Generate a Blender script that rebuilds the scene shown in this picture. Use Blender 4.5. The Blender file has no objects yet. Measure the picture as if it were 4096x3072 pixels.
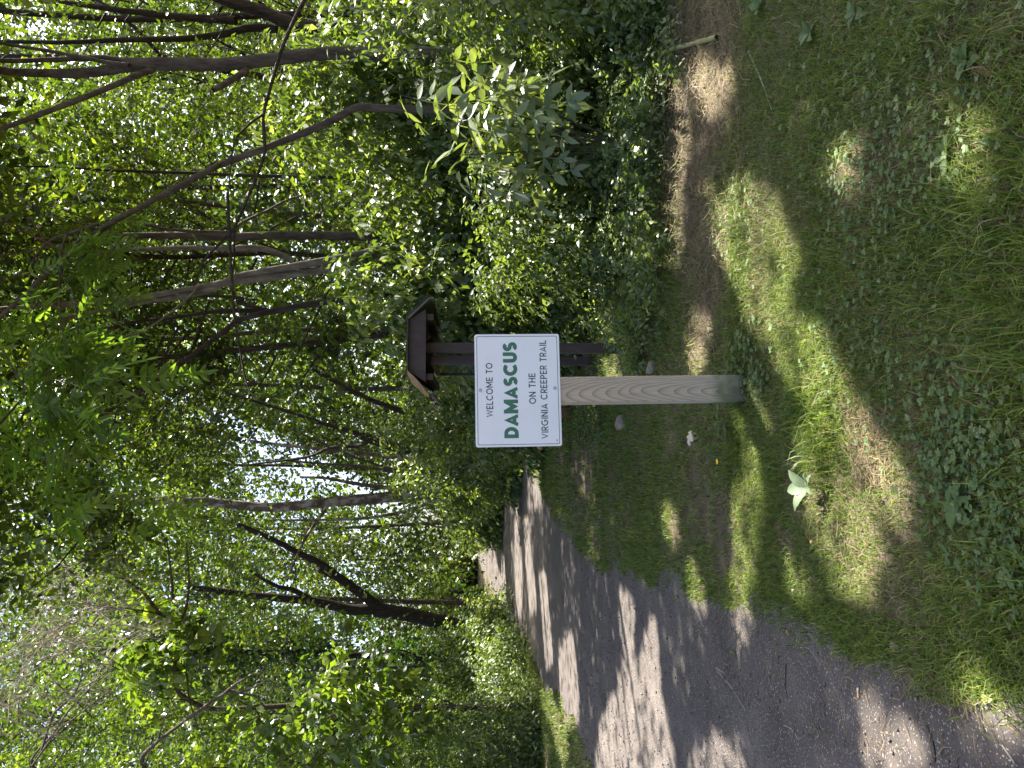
import bpy, math, random
import numpy as np
from mathutils import Vector, Matrix

random.seed(7)
RNG = np.random.default_rng(7)
SC = bpy.context.scene
COL = SC.collection

# ------------------------------------------------------------------ camera
F_PX, CX, CY = 2900.0, 2048.0, 1536.0
EYE = 1.56
PITCH = math.radians(-3.9)
FWD = Vector((0, math.cos(PITCH), math.sin(PITCH)))
RIGHT = Vector((1, 0, 0))
UP = RIGHT.cross(FWD)
cam_data = bpy.data.cameras.new('camera')
cam_data.sensor_fit = 'HORIZONTAL'
cam_data.sensor_width = 36.0
cam_data.lens = 36.0 * F_PX / 4096.0
cam_data.clip_start = 0.05
cam_data.clip_end = 2000.0
cam = bpy.data.objects.new('camera', cam_data)
COL.objects.link(cam)
# the phone was held upright and the picture is stored on its side: the top of the world points to the picture's left
rot = Matrix((-UP, RIGHT, -FWD)).transposed()
cam.matrix_world = Matrix.Translation((0, 0, EYE)) @ rot.to_4x4()
SC.camera = cam

# ------------------------------------------------------------------ sky, sun, exposure
SUN_EL, SUN_AZ = math.radians(58), math.radians(42)      # azimuth from straight ahead (+Y) towards the right (+X)
SUN_DIR = Vector((math.sin(SUN_AZ) * math.cos(SUN_EL), math.cos(SUN_AZ) * math.cos(SUN_EL), math.sin(SUN_EL)))
world = bpy.data.worlds.new('World')
SC.world = world
world.use_nodes = True
wn = world.node_tree.nodes
wn.clear()
sky = wn.new('ShaderNodeTexSky')
sky.sky_type = 'NISHITA'
sky.sun_disc = False
sky.sun_elevation = SUN_EL
sky.sun_rotation = SUN_AZ
sky.air_density = 0.8
sky.dust_density = 4.0
sky.ozone_density = 1.0
bg = wn.new('ShaderNodeBackground')
bg.inputs['Strength'].default_value = 0.085
wo = wn.new('ShaderNodeOutputWorld')
world.node_tree.links.new(sky.outputs[0], bg.inputs['Color'])
world.node_tree.links.new(bg.outputs[0], wo.inputs['Surface'])

sun_data = bpy.data.lights.new('sun', 'SUN')
sun_data.energy = 5.0
sun_data.angle = math.radians(0.53)
sun_data.color = (1.0, 0.94, 0.84)
sun = bpy.data.objects.new('sun', sun_data)
COL.objects.link(sun)
sun.rotation_euler = (-SUN_DIR).to_track_quat('-Z', 'Y').to_euler()
sun.location = (6, 6, 20)

SC.view_settings.view_transform = 'Standard'
SC.view_settings.look = 'None'
SC.view_settings.gamma = 1.0
SC.view_settings.use_curve_mapping = False
SC.view_settings.exposure = 2.35
SC.cycles.max_bounces = 8
SC.cycles.diffuse_bounces = 4
SC.cycles.glossy_bounces = 2
SC.cycles.transmission_bounces = 6
SC.cycles.transparent_max_bounces = 4
SC.cycles.sample_clamp_indirect = 6.0
SC.cycles.caustics_reflective = False
SC.cycles.caustics_refractive = False
SC.cycles.use_denoising = True

# ------------------------------------------------------------------ helpers
def ray(px, py):
    return FWD + UP * (-(px - CX) / F_PX) + RIGHT * ((CY - py) / F_PX)

def W(px, py, d):
    """the point seen at photograph pixel (px, py), d metres straight ahead"""
    r = ray(px, py)
    t = d / r.y
    return Vector((0, 0, EYE)) + r * t

def G(px, py, z=0.0):
    """the point of the level ground seen at pixel (px, py)"""
    r = ray(px, py)
    t = (z - EYE) / r.z
    return (r.x * t, r.y * t)

REG = {'A': (0, 0), 'B': (900, 0), 'C': (0, 800), 'D': (900, 800), 'E': (0, 1500), 'F': (0, 2272), 'H': (1000, 1600), 'I': (1000, 2272)}
def Z(reg, pts, d):
    """points read off an enlarged crop of the photograph; d one depth or a (first, last) pair"""
    ox, oy = REG[reg]
    n = len(pts)
    out = []
    for i, (x, y) in enumerate(pts):
        dd = d if not isinstance(d, tuple) else d[0] + (d[1] - d[0]) * i / max(1, n - 1)
        out.append(W(ox + x * 0.4973, oy + y * 0.4973, dd))
    return out

_T = {}
def vnoise(x, y, seed=0, freq=1.0):
    """smooth value noise 0..1 on numpy arrays"""
    if seed not in _T:
        _T[seed] = np.random.default_rng(1000 + seed).random((256, 256))
    t = _T[seed]
    x = np.asarray(x) * freq; y = np.asarray(y) * freq
    xi = np.floor(x).astype(int); yi = np.floor(y).astype(int)
    fx = x - xi; fy = y - yi
    fx = fx * fx * (3 - 2 * fx); fy = fy * fy * (3 - 2 * fy)
    a = t[xi & 255, yi & 255]; b = t[(xi + 1) & 255, yi & 255]
    c = t[xi & 255, (yi + 1) & 255]; d = t[(xi + 1) & 255, (yi + 1) & 255]
    return (a * (1 - fx) + b * fx) * (1 - fy) + (c * (1 - fx) + d * fx) * fy

def in_poly(px, py, poly):
    poly = np.asarray(poly)
    px = np.asarray(px); py = np.asarray(py)
    inside = np.zeros(px.shape, bool)
    n = len(poly)
    j = n - 1
    for i in range(n):
        xi, yi = poly[i]; xj, yj = poly[j]
        cond = ((yi > py) != (yj > py)) & (px < (xj - xi) * (py - yi) / (yj - yi + 1e-12) + xi)
        inside ^= cond
        j = i
    return inside

def tag(o, label=None, cat=None, group=None, kind=None):
    if label: o['label'] = label
    if cat: o['category'] = cat
    if group: o['group'] = group
    if kind: o['kind'] = kind
    return o

def link(name, me, mat=None, parent=None, smooth=False):
    if mat is not None and not me.materials:
        me.materials.append(mat)
    o = bpy.data.objects.new(name, me)
    COL.objects.link(o)
    if parent is not None:
        o.parent = parent
        o.matrix_parent_inverse = Matrix.Identity(4)
        o.location = -Vector(parent.location) if parent.get('_abs') else (0, 0, 0)
    if smooth:
        me.shade_smooth()
    return o

def thing(name, loc, label, cat, group=None, rot=None):
    """an Empty at the thing's base; parts built in world coordinates hang from it"""
    e = bpy.data.objects.new(name, None)
    e.empty_display_size = 0.2
    COL.objects.link(e)
    e.location = loc
    e['_abs'] = 1
    if rot: e.rotation_euler = rot
    return tag(e, label, cat, group)

def mesh_np(name, verts, faces, attrs=None):
    """verts (n,3) array, faces (m,k) array with one k"""
    verts = np.ascontiguousarray(verts, dtype=np.float32); faces = np.ascontiguousarray(faces, dtype=np.int32)
    me = bpy.data.meshes.new(name)
    n, m, k = len(verts), len(faces), faces.shape[1]
    me.vertices.add(n); me.loops.add(m * k); me.polygons.add(m)
    me.vertices.foreach_set('co', verts.ravel())
    me.loops.foreach_set('vertex_index', faces.ravel())
    me.polygons.foreach_set('loop_start', np.arange(0, m * k, k, dtype=np.int32))
    me.update(calc_edges=True)
    for an, arr in (attrs or {}).items():
        a = me.attributes.new(an, 'FLOAT', 'POINT')
        a.data.foreach_set('value', np.ascontiguousarray(arr, dtype=np.float32))
    return me

def mesh_py(name, verts, faces):
    me = bpy.data.meshes.new(name)
    me.from_pydata([tuple(v) for v in verts], [], faces)
    me.update()
    return me

def norm(a):
    return a / np.maximum(np.linalg.norm(a, axis=-1, keepdims=True), 1e-9)

# ------------------------------------------------------------------ materials
MATS = {}
def newmat(name):
    m = bpy.data.materials.new(name)
    m.use_nodes = True
    nt = m.node_tree
    nt.nodes.clear()
    out = nt.nodes.new('ShaderNodeOutputMaterial')
    MATS[name] = m
    return m, nt, out

def N(nt, typ, **kw):
    n = nt.nodes.new(typ)
    for k, v in kw.items():
        if k.startswith('i_'):
            n.inputs[k[2:].replace('_', ' ')].default_value = v
        else:
            setattr(n, k, v)
    return n

def ramp(nt, src, stops, interp='LINEAR'):
    r = nt.nodes.new('ShaderNodeValToRGB')
    r.color_ramp.interpolation = interp
    el = r.color_ramp.elements
    while len(el) < len(stops): el.new(0.5)
    for e, (p, c) in zip(el, stops):
        e.position = p; e.color = (c[0], c[1], c[2], 1)
    nt.links.new(src, r.inputs[0])
    return r.outputs[0]

def leaf_mat(name, stops, trans=0.45, gloss=0.6, rough=0.38, tint=(1.5, 1.6, 0.45)):
    m, nt, out = newmat(name)
    at = N(nt, 'ShaderNodeAttribute', attribute_name='rnd')
    col = ramp(nt, at.outputs['Fac'], stops)
    tc = N(nt, 'ShaderNodeMix', data_type='RGBA', blend_type='MULTIPLY')
    tc.inputs[0].default_value = 1.0
    nt.links.new(col, tc.inputs[6]); tc.inputs[7].default_value = (*tint, 1)
    d = N(nt, 'ShaderNodeBsdfPrincipled'); nt.links.new(col, d.inputs['Base Color'])
    d.inputs['Roughness'].default_value = rough
    d.inputs['Specular IOR Level'].default_value = gloss
    t = N(nt, 'ShaderNodeBsdfTranslucent'); nt.links.new(tc.outputs[2], t.inputs['Color'])
    mx = N(nt, 'ShaderNodeMixShader'); mx.inputs[0].default_value = trans
    nt.links.new(d.outputs[0], mx.inputs[1]); nt.links.new(t.outputs[0], mx.inputs[2])
    nt.links.new(mx.outputs[0], out.inputs['Surface'])
    return m

leaf_mat('leaf_forest', [(0, (.020, .036, .007)), (.4, (.050, .082, .013)), (.8, (.105, .145, .021)), (1, (.18, .21, .038))], trans=.48)
leaf_mat('leaf_shrub', [(0, (.045, .070, .020)), (.4, (.105, .150, .042)), (.8, (.175, .22, .075)), (1, (.26, .295, .13))], trans=.42, gloss=.6, rough=.42)
leaf_mat('leaf_walnut', [(0, (.05, .095, .02)), (.6, (.09, .16, .026)), (1, (.16, .23, .045))], trans=.5)
leaf_mat('leaf_basswood', [(0, (.05, .085, .016)), (.6, (.10, .155, .026)), (1, (.19, .24, .05))], trans=.48, gloss=.7)
leaf_mat('leaf_far', [(0, (.025, .045, .011)), (.5, (.068, .11, .02)), (1, (.145, .19, .04))], trans=.5, gloss=.4)
leaf_mat('leaf_hickory', [(0, (.10, .14, .06)), (.6, (.16, .20, .09)), (1, (.23, .26, .13))], trans=.35, gloss=.8)
leaf_mat('leaf_clover', [(0, (.055, .098, .034)), (.6, (.095, .15, .052)), (1, (.15, .20, .08))], trans=.3, gloss=.35, rough=.55)
leaf_mat('leaf_pale', [(0, (.09, .135, .07)), (1, (.15, .20, .11))], trans=.3, gloss=.4, rough=.5)
leaf_mat('leaf_ivy', [(0, (.02, .05, .012)), (.6, (.04, .09, .018)), (1, (.08, .14, .03))], trans=.4, gloss=.6)

def grass_mat():
    m, nt, out = newmat('grass_blade')
    at = N(nt, 'ShaderNodeAttribute', attribute_name='rnd')
    dr = N(nt, 'ShaderNodeAttribute', attribute_name='dry')
    g = ramp(nt, at.outputs['Fac'], [(0, (.050, .095, .010)), (.5, (.115, .185, .016)), (1, (.215, .285, .032))])
    s = ramp(nt, at.outputs['Fac'], [(0, (.11, .085, .045)), (.5, (.22, .17, .095)), (1, (.36, .29, .165))])
    mx = N(nt, 'ShaderNodeMix', data_type='RGBA'); nt.links.new(dr.outputs['Fac'], mx.inputs[0])
    nt.links.new(g, mx.inputs[6]); nt.links.new(s, mx.inputs[7])
    d = N(nt, 'ShaderNodeBsdfPrincipled'); nt.links.new(mx.outputs[2], d.inputs['Base Color'])
    d.inputs['Roughness'].default_value = .5; d.inputs['Specular IOR Level'].default_value = .35
    t = N(nt, 'ShaderNodeBsdfTranslucent'); nt.links.new(mx.outputs[2], t.inputs['Color'])
    ms = N(nt, 'ShaderNodeMixShader'); ms.inputs[0].default_value = .42
    nt.links.new(d.outputs[0], ms.inputs[1]); nt.links.new(t.outputs[0], ms.inputs[2])
    nt.links.new(ms.outputs[0], out.inputs['Surface'])
grass_mat()

def surf_mat(name, stops, scale=8.0, detail=6, stretch=(1, 1, 1), rough=.85, bump=.3, bump_scale=40.0, bump_dist=.01, spec=.25, speck=None):
    """noise-coloured matte surface in world coordinates"""
    m, nt, out = newmat(name)
    geo = N(nt, 'ShaderNodeNewGeometry')
    mp = N(nt, 'ShaderNodeMapping'); mp.inputs['Scale'].default_value = stretch
    nt.links.new(geo.outputs['Position'], mp.inputs[0])
    n1 = N(nt, 'ShaderNodeTexNoise'); n1.inputs['Scale'].default_value = scale; n1.inputs['Detail'].default_value = detail
    n1.inputs['Roughness'].default_value = .65
    nt.links.new(mp.outputs[0], n1.inputs['Vector'])
    col = ramp(nt, n1.outputs['Fac'], stops)
    n2 = N(nt, 'ShaderNodeTexNoise'); n2.inputs['Scale'].default_value = bump_scale; n2.inputs['Detail'].default_value = 5
    nt.links.new(mp.outputs[0], n2.inputs['Vector'])
    if speck:
        sc_, th, c = speck
        vo = N(nt, 'ShaderNodeTexNoise'); vo.inputs['Scale'].default_value = sc_; vo.inputs['Detail'].default_value = 2
        nt.links.new(mp.outputs[0], vo.inputs['Vector'])
        f = ramp(nt, vo.outputs['Fac'], [(th, (0, 0, 0)), (th + .06, (1, 1, 1))])
        mx = N(nt, 'ShaderNodeMix', data_type='RGBA'); nt.links.new(f, mx.inputs[0]); nt.links.new(col, mx.inputs[6])
        mx.inputs[7].default_value = (*c, 1)
        col = mx.outputs[2]
    b = N(nt, 'ShaderNodeBump'); b.inputs['Strength'].default_value = bump; b.inputs['Distance'].default_value = bump_dist
    nt.links.new(n2.outputs['Fac'], b.inputs['Height'])
    p = N(nt, 'ShaderNodeBsdfPrincipled'); nt.links.new(col, p.inputs['Base Color']); p.inputs['Roughness'].default_value = rough
    p.inputs['Specular IOR Level'].default_value = spec
    nt.links.new(b.outputs[0], p.inputs['Normal'])
    nt.links.new(p.outputs[0], out.inputs['Surface'])
    return m

surf_mat('soil', [(.25, (.05, .036, .025)), (.5, (.10, .075, .05)), (.62, (.13, .105, .065)), (.8, (.17, .13, .08))], scale=5, detail=9, bump=.7, bump_scale=60, bump_dist=.02)
surf_mat('crushed_stone', [(.28, (.050, .041, .037)), (.45, (.074, .062, .055)), (.58, (.092, .078, .069)), (.75, (.135, .115, .102))], scale=2.2, detail=10, rough=.9, bump=.6, bump_scale=140, bump_dist=.008, speck=(120, .62, (.36, .32, .28)))
surf_mat('bare_earth', [(.25, (.06, .042, .034)), (.5, (.12, .088, .07)), (.75, (.19, .14, .11))], scale=9, detail=9, bump=.8, bump_scale=50, bump_dist=.02)
surf_mat('bark_grey', [(.3, (.036, .028, .021)), (.5, (.078, .063, .048)), (.72, (.135, .115, .092))], scale=9, detail=9, stretch=(1.6, 1.6, .45), bump=.9, bump_scale=26, bump_dist=.03, spec=.15)
surf_mat('bark_sunlit', [(.3, (.07, .058, .044)), (.5, (.14, .12, .094)), (.72, (.23, .205, .165))], scale=9, detail=9, stretch=(1.6, 1.6, .45), bump=.9, bump_scale=26, bump_dist=.03, spec=.15)  # bark_grey lightened: sun on the twin-stem maple painted into the colour
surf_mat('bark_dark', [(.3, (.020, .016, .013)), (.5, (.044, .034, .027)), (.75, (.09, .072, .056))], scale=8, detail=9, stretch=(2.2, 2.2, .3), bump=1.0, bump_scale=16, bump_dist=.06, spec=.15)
surf_mat('bark_sycamore', [(.38, (.085, .058, .042)), (.5, (.14, .105, .08)), (.56, (.28, .25, .21)), (.75, (.42, .40, .35))], scale=3.2, detail=5, stretch=(1.2, 1.2, .7), bump=.6, bump_scale=20, bump_dist=.03, spec=.15)
surf_mat('twig_dead', [(.3, (.22, .18, .15)), (.6, (.38, .33, .28)), (.8, (.50, .45, .39))], scale=14, bump=.3, spec=.15)
surf_mat('rock', [(.3, (.15, .115, .085)), (.55, (.27, .215, .165)), (.8, (.38, .32, .25))], scale=14, detail=8, bump=.6, bump_scale=50, bump_dist=.01)
surf_mat('grit', [(.35, (.06, .05, .045)), (.55, (.14, .12, .105)), (.75, (.32, .285, .25))], scale=60, detail=2, bump=.2)
surf_mat('painted_brown', [(.3, (.042, .028, .026)), (.55, (.062, .043, .039)), (.8, (.088, .062, .055))], scale=6, detail=8, stretch=(4, 4, 1), rough=.6, bump=.25, bump_scale=30, bump_dist=.004, spec=.35)
surf_mat('brown_stain', [(.3, (.11, .045, .022)), (.55, (.17, .075, .035)), (.8, (.23, .11, .05))], scale=8, detail=8, rough=.6, bump=.25, bump_dist=.004)
surf_mat('raw_wood', [(.3, (.26, .15, .075)), (.55, (.36, .225, .12)), (.8, (.46, .31, .17))], scale=10, detail=8, stretch=(1, 1, 3), rough=.7, bump=.2, bump_dist=.003)
surf_mat('roof_felt', [(.3, (.03, .033, .028)), (.6, (.06, .065, .052)), (.8, (.09, .10, .07))], scale=12, detail=8, rough=.8, bump=.4)
surf_mat('soffit_green', [(.3, (.085, .09, .062)), (.6, (.13, .135, .10)), (.8, (.17, .17, .13))], scale=7, detail=6, rough=.7, bump=.15, bump_dist=.003)
surf_mat('black_metal', [(.3, (.012, .012, .016)), (.7, (.02, .02, .026))], scale=20, rough=.4, bump=.05, spec=.5)
surf_mat('steel', [(.3, (.35, .34, .33)), (.7, (.55, .54, .53))], scale=200, rough=.35, bump=.1, bump_dist=.001, spec=.6)
surf_mat('dry_leaf', [(.3, (.30, .15, .05)), (.6, (.46, .26, .09)), (.8, (.6, .42, .2))], scale=60, rough=.6, bump=.2)
surf_mat('pale_curl', [(.3, (.5, .47, .33)), (.7, (.62, .6, .45))], scale=80, rough=.6, bump=.1)
surf_mat('rust_stick', [(.3, (.13, .055, .035)), (.6, (.20, .09, .06)), (.8, (.28, .15, .10))], scale=40, rough=.7, bump=.4)
surf_mat('stalk', [(.3, (.20, .19, .08)), (.6, (.30, .29, .13)), (.8, (.38, .36, .2))], scale=20, rough=.5, bump=.2)
surf_mat('sign_white', [(.2, (.80, .81, .83)), (.5, (.85, .86, .875)), (.8, (.87, .88, .89))], scale=5, detail=6, rough=.38, bump=.02, bump_dist=.0005, spec=.4, speck=(90, .765, (.45, .44, .42)))
surf_mat('sign_green', [(.3, (.045, .165, .10)), (.7, (.056, .19, .118))], scale=20, rough=.4, bump=.02, bump_dist=.0005, spec=.35)
surf_mat('sign_teal', [(.3, (.030, .085, .078)), (.7, (.040, .10, .092))], scale=20, rough=.4, bump=.02, bump_dist=.0005, spec=.35)
surf_mat('yellow_petal', [(.3, (.7, .42, .01)), (.7, (.85, .58, .02))], scale=60, rough=.6, bump=.1)
surf_mat('paper_white', [(.3, (.6, .58, .55)), (.7, (.75, .73, .7))], scale=60, rough=.7, bump=.1)
surf_mat('filter_tan', [(.3, (.5, .26, .12)), (.7, (.62, .36, .18))], scale=60, rough=.7, bump=.1)
surf_mat('mushroom', [(.3, (.5, .42, .28)), (.7, (.66, .58, .42))], scale=40, rough=.6, bump=.2)

def post_wood():
    """sawn pine: year rings round a tilted pith give the arches on the face; green algae low down"""
    m, nt, out = newmat('weathered_pine')
    tc = N(nt, 'ShaderNodeTexCoord')
    mp = N(nt, 'ShaderNodeMapping')
    nt.links.new(tc.outputs['Object'], mp.inputs[0])
    nz = N(nt, 'ShaderNodeTexNoise'); nz.inputs['Scale'].default_value = 2.6; nz.inputs['Detail'].default_value = 2
    mp2 = N(nt, 'ShaderNodeMapping'); mp2.inputs['Scale'].default_value = (1.4, 1.4, .9)
    nt.links.new(tc.outputs['Object'], mp2.inputs[0]); nt.links.new(mp2.outputs[0], nz.inputs['Vector'])
    sep = N(nt, 'ShaderNodeSeparateXYZ'); nt.links.new(tc.outputs['Object'], sep.inputs[0])
    def M(op, a, b=None, c=None):
        q = N(nt, 'ShaderNodeMath', operation=op)
        for i, v in enumerate((a, b, c)):
            if v is None: continue
            if isinstance(v, (int, float)): q.inputs[i].default_value = v
            else: nt.links.new(v, q.inputs[i])
        return q.outputs[0]
    x, y, z = sep.outputs
    # pith runs close under the face and slants out of it with height
    wob = M('MULTIPLY', M('SUBTRACT', nz.outputs['Fac'], .5), .055)
    dx = M('ADD', M('ADD', x, .022), wob)
    dy = M('ADD', M('ADD', y, .012), M('MULTIPLY', M('SUBTRACT', z, .15), -.085))
    r = M('SQRT', M('ADD', M('MULTIPLY', dx, dx), M('MULTIPLY', dy, dy)))
    rn = M('FRACT', M('MULTIPLY', M('ADD', r, M('MULTIPLY', wob, .25)), 150.0))
    ring = ramp(nt, rn, [(0, (.54, .45, .345)), (.5, (.52, .425, .32)), (.75, (.46, .365, .27)), (.93, (.33, .235, .165)), (1, (.52, .425, .32))])
    fib = N(nt, 'ShaderNodeTexNoise'); fib.inputs['Scale'].default_value = 60; fib.inputs['Detail'].default_value = 6
    mp3 = N(nt, 'ShaderNodeMapping'); mp3.inputs['Scale'].default_value = (3, 3, .12)
    nt.links.new(tc.outputs['Object'], mp3.inputs[0]); nt.links.new(mp3.outputs[0], fib.inputs['Vector'])
    mx = N(nt, 'ShaderNodeMix', data_type='RGBA', blend_type='MULTIPLY'); mx.inputs[0].default_value = .55
    nt.links.new(ring, mx.inputs[6]); nt.links.new(ramp(nt, fib.outputs['Fac'], [(.3, (.6, .58, .56)), (.65, (1.05, 1.05, 1.05))]), mx.inputs[7])
    # grey weathering and algae at the foot, both with a ragged outline
    n3 = N(nt, 'ShaderNodeTexNoise'); n3.inputs['Scale'].default_value = 9; n3.inputs['Detail'].default_value = 6
    nt.links.new(tc.outputs['Object'], n3.inputs['Vector'])
    low = M('ADD', M('MULTIPLY', z, 4.2), M('MULTIPLY', M('SUBTRACT', n3.outputs['Fac'], .5), 1.7))
    f1 = ramp(nt, low, [(.25, (.75, .75, .75)), (.9, (0, 0, 0))])
    mg = N(nt, 'ShaderNodeMix', data_type='RGBA'); nt.links.new(f1, mg.inputs[0]); nt.links.new(mx.outputs[2], mg.inputs[6]); mg.inputs[7].default_value = (.085, .10, .035, 1)
    f2 = ramp(nt, M('ADD', M('MULTIPLY', z, 8.0), M('MULTIPLY', n3.outputs['Fac'], .5)), [(.3, (.8, .8, .8)), (1.0, (0, 0, 0))])
    mg2 = N(nt, 'ShaderNodeMix', data_type='RGBA'); nt.links.new(f2, mg2.inputs[0]); nt.links.new(mg.outputs[2], mg2.inputs[6]); mg2.inputs[7].default_value = (.085, .085, .07, 1)
    b = N(nt, 'ShaderNodeBump'); b.inputs['Strength'].default_value = .35; b.inputs['Distance'].default_value = .003
    nt.links.new(M('ADD', fib.outputs['Fac'], M('MULTIPLY', rn, -.5)), b.inputs['Height'])
    p = N(nt, 'ShaderNodeBsdfPrincipled'); nt.links.new(mg2.outputs[2], p.inputs['Base Color']); p.inputs['Roughness'].default_value = .8
    p.inputs['Specular IOR Level'].default_value = .2
    nt.links.new(b.outputs[0], p.inputs['Normal']); nt.links.new(p.outputs[0], out.inputs['Surface'])
post_wood()

def glass_mat():
    m, nt, out = newmat('case_glass')
    g = N(nt, 'ShaderNodeBsdfGlossy'); g.inputs['Roughness'].default_value = .06; g.inputs['Color'].default_value = (.9, .92, .9, 1)
    d = N(nt, 'ShaderNodeBsdfDiffuse'); d.inputs['Color'].default_value = (.03, .032, .03, 1)
    fr = N(nt, 'ShaderNodeFresnel'); fr.inputs['IOR'].default_value = 1.52
    mx = N(nt, 'ShaderNodeMixShader'); nt.links.new(fr.outputs[0], mx.inputs[0])
    nt.links.new(d.outputs[0], mx.inputs[1]); nt.links.new(g.outputs[0], mx.inputs[2])
    nt.links.new(mx.outputs[0], out.inputs['Surface'])
glass_mat()

# ------------------------------------------------------------------ mesh builders
def box(sx, sy, sz, c=(0, 0, 0), bevel=.0, name='box'):
    import bmesh
    bm = bmesh.new()
    bmesh.ops.create_cube(bm, size=1.0)
    for v in bm.verts:
        v.co = Vector((v.co.x * sx + c[0], v.co.y * sy + c[1], v.co.z * sz + c[2]))
    if bevel > 0:
        bmesh.ops.bevel(bm, geom=bm.edges[:], offset=bevel, segments=2, affect='EDGES', profile=.6)
    me = bpy.data.meshes.new(name)
    bm.to_mesh(me); bm.free()
    return me

def smooth_path(pts, sub=4):
    P = [np.array(p, float) for p in pts]
    if len(P) == 2:
        return np.array([P[0] + (P[1] - P[0]) * t for t in np.linspace(0, 1, sub + 1)])
    Q = [2 * P[0] - P[1]] + P + [2 * P[-1] - P[-2]]
    out = []
    for i in range(1, len(Q) - 2):
        p0, p1, p2, p3 = Q[i - 1], Q[i], Q[i + 1], Q[i + 2]
        for k in range(sub):
            t = k / sub
            out.append(.5 * ((2 * p1) + (-p0 + p2) * t + (2 * p0 - 5 * p1 + 4 * p2 - p3) * t * t + (-p0 + 3 * p1 - 3 * p2 + p3) * t ** 3))
    out.append(P[-1])
    return np.array(out)

def tube_arrays(pts, r0, r1, sides=8, sub=4, rough=.06, rng=None, flare=0.0, radii=None):
    C = smooth_path(pts, sub)
    n = len(C)
    t = np.linspace(0, 1, n)
    R = (r0 + (r1 - r0) * t) if radii is None else np.interp(t, np.linspace(0, 1, len(radii)), radii)
    if flare: R = R * (1 + flare * np.exp(-t * n * .6))
    T = norm(np.gradient(C, axis=0))
    ref = np.array([0.31, .95, .05])
    B = norm(np.cross(T, ref)); Nn = np.cross(B, T)
    a = np.linspace(0, 2 * np.pi, sides, endpoint=False)
    rr = (rng or RNG)
    jit = 1 + rough * rr.standard_normal((n, sides))
    V = C[:, None, :] + (R[:, None] * jit)[:, :, None] * (np.cos(a)[None, :, None] * B[:, None, :] + np.sin(a)[None, :, None] * Nn[:, None, :])
    V = V.reshape(-1, 3)
    i = np.arange(n - 1)[:, None] * sides; j = np.arange(sides)[None, :]; jn = (j + 1) % sides
    Fq = np.stack([i + j, i + jn, i + sides + jn, i + sides + j], -1).reshape(-1, 4)
    return V, Fq

class Acc:
    def __init__(s): s.v = []; s.f = []; s.n = 0; s.a = {}
    def add(s, V, F, **attrs):
        s.v.append(V); s.f.append(F + s.n); s.n += len(V)
        for k, x in attrs.items(): s.a.setdefault(k, []).append(np.broadcast_to(np.asarray(x, float), (len(V),)) if np.ndim(x) == 0 else x)
    def mesh(s, name):
        if not s.v: return None
        return mesh_np(name, np.concatenate(s.v), np.concatenate(s.f), {k: np.concatenate(x) for k, x in s.a.items()})

def tube(name, pts, r0, r1, mat, parent=None, **kw):
    V, Fq = tube_arrays(pts, r0, r1, **kw)
    if parent is not None and parent.get('_abs'):
        pass
    me = mesh_np(name, V, Fq)
    return link(name, me, MATS[mat], parent, smooth=True)

# leaf templates: (verts (k,3): x across, y along, z off the blade ; tris)
LEAF2 = (np.array([[0, 0, 0], [.5, .45, .10], [0, 1, -.05], [-.5, .45, .10]]), np.array([[0, 1, 2], [0, 2, 3]]))
LEAF6 = (np.array([[0, 0, 0], [.42, .22, .07], [.46, .55, .09], [0, 1, -.10], [-.46, .55, .09], [-.42, .22, .07], [0, .45, .0]]),
         np.array([[0, 1, 6], [1, 2, 6], [2, 3, 6], [3, 4, 6], [4, 5, 6], [5, 0, 6]]))

def leaves(acc, P, A, Nn, L, Wd, rnd, tmpl=LEAF2):
    """P points, A leaf directions, Nn blade normals, L lengths, Wd widths (arrays)"""
    A = norm(A); B = norm(np.cross(A, Nn)); Nn = np.cross(B, A)
    tv, tf = tmpl
    k = len(tv)
    V = P[:, None, :] + (tv[None, :, 0, None] * Wd[:, None, None]) * B[:, None, :] + (tv[None, :, 1, None] * L[:, None, None]) * A[:, None, :] + (tv[None, :, 2, None] * Wd[:, None, None]) * Nn[:, None, :]
    Ft = (np.arange(len(P))[:, None, None] * k + tf[None]).reshape(-1, 3)
    acc.add(V.reshape(-1, 3), Ft, rnd=np.repeat(rnd, k))

SUNV = np.array(SUN_DIR)
LIT = []          # patches of ground the sun reaches (ground polygons), filled below
def sun_gap(P):
    """True where a leaf would stand between the sun and one of the sunlit patches"""
    g = P - SUNV * (P[:, 2:3] / SUNV[2])
    wob = .10
    gx = g[:, 0] + wob * (vnoise(g[:, 0], g[:, 1], 21, 3.0) - .5) + .14 * (vnoise(g[:, 0], g[:, 1], 23, 9.0) - .5); gy = g[:, 1] + wob * (vnoise(g[:, 0], g[:, 1], 22, 3.0) - .5)
    out = np.zeros(len(P), bool)
    for poly, hmin in LIT:
        out |= in_poly(gx, gy, poly) & (P[:, 2] > hmin)
    return out

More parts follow.
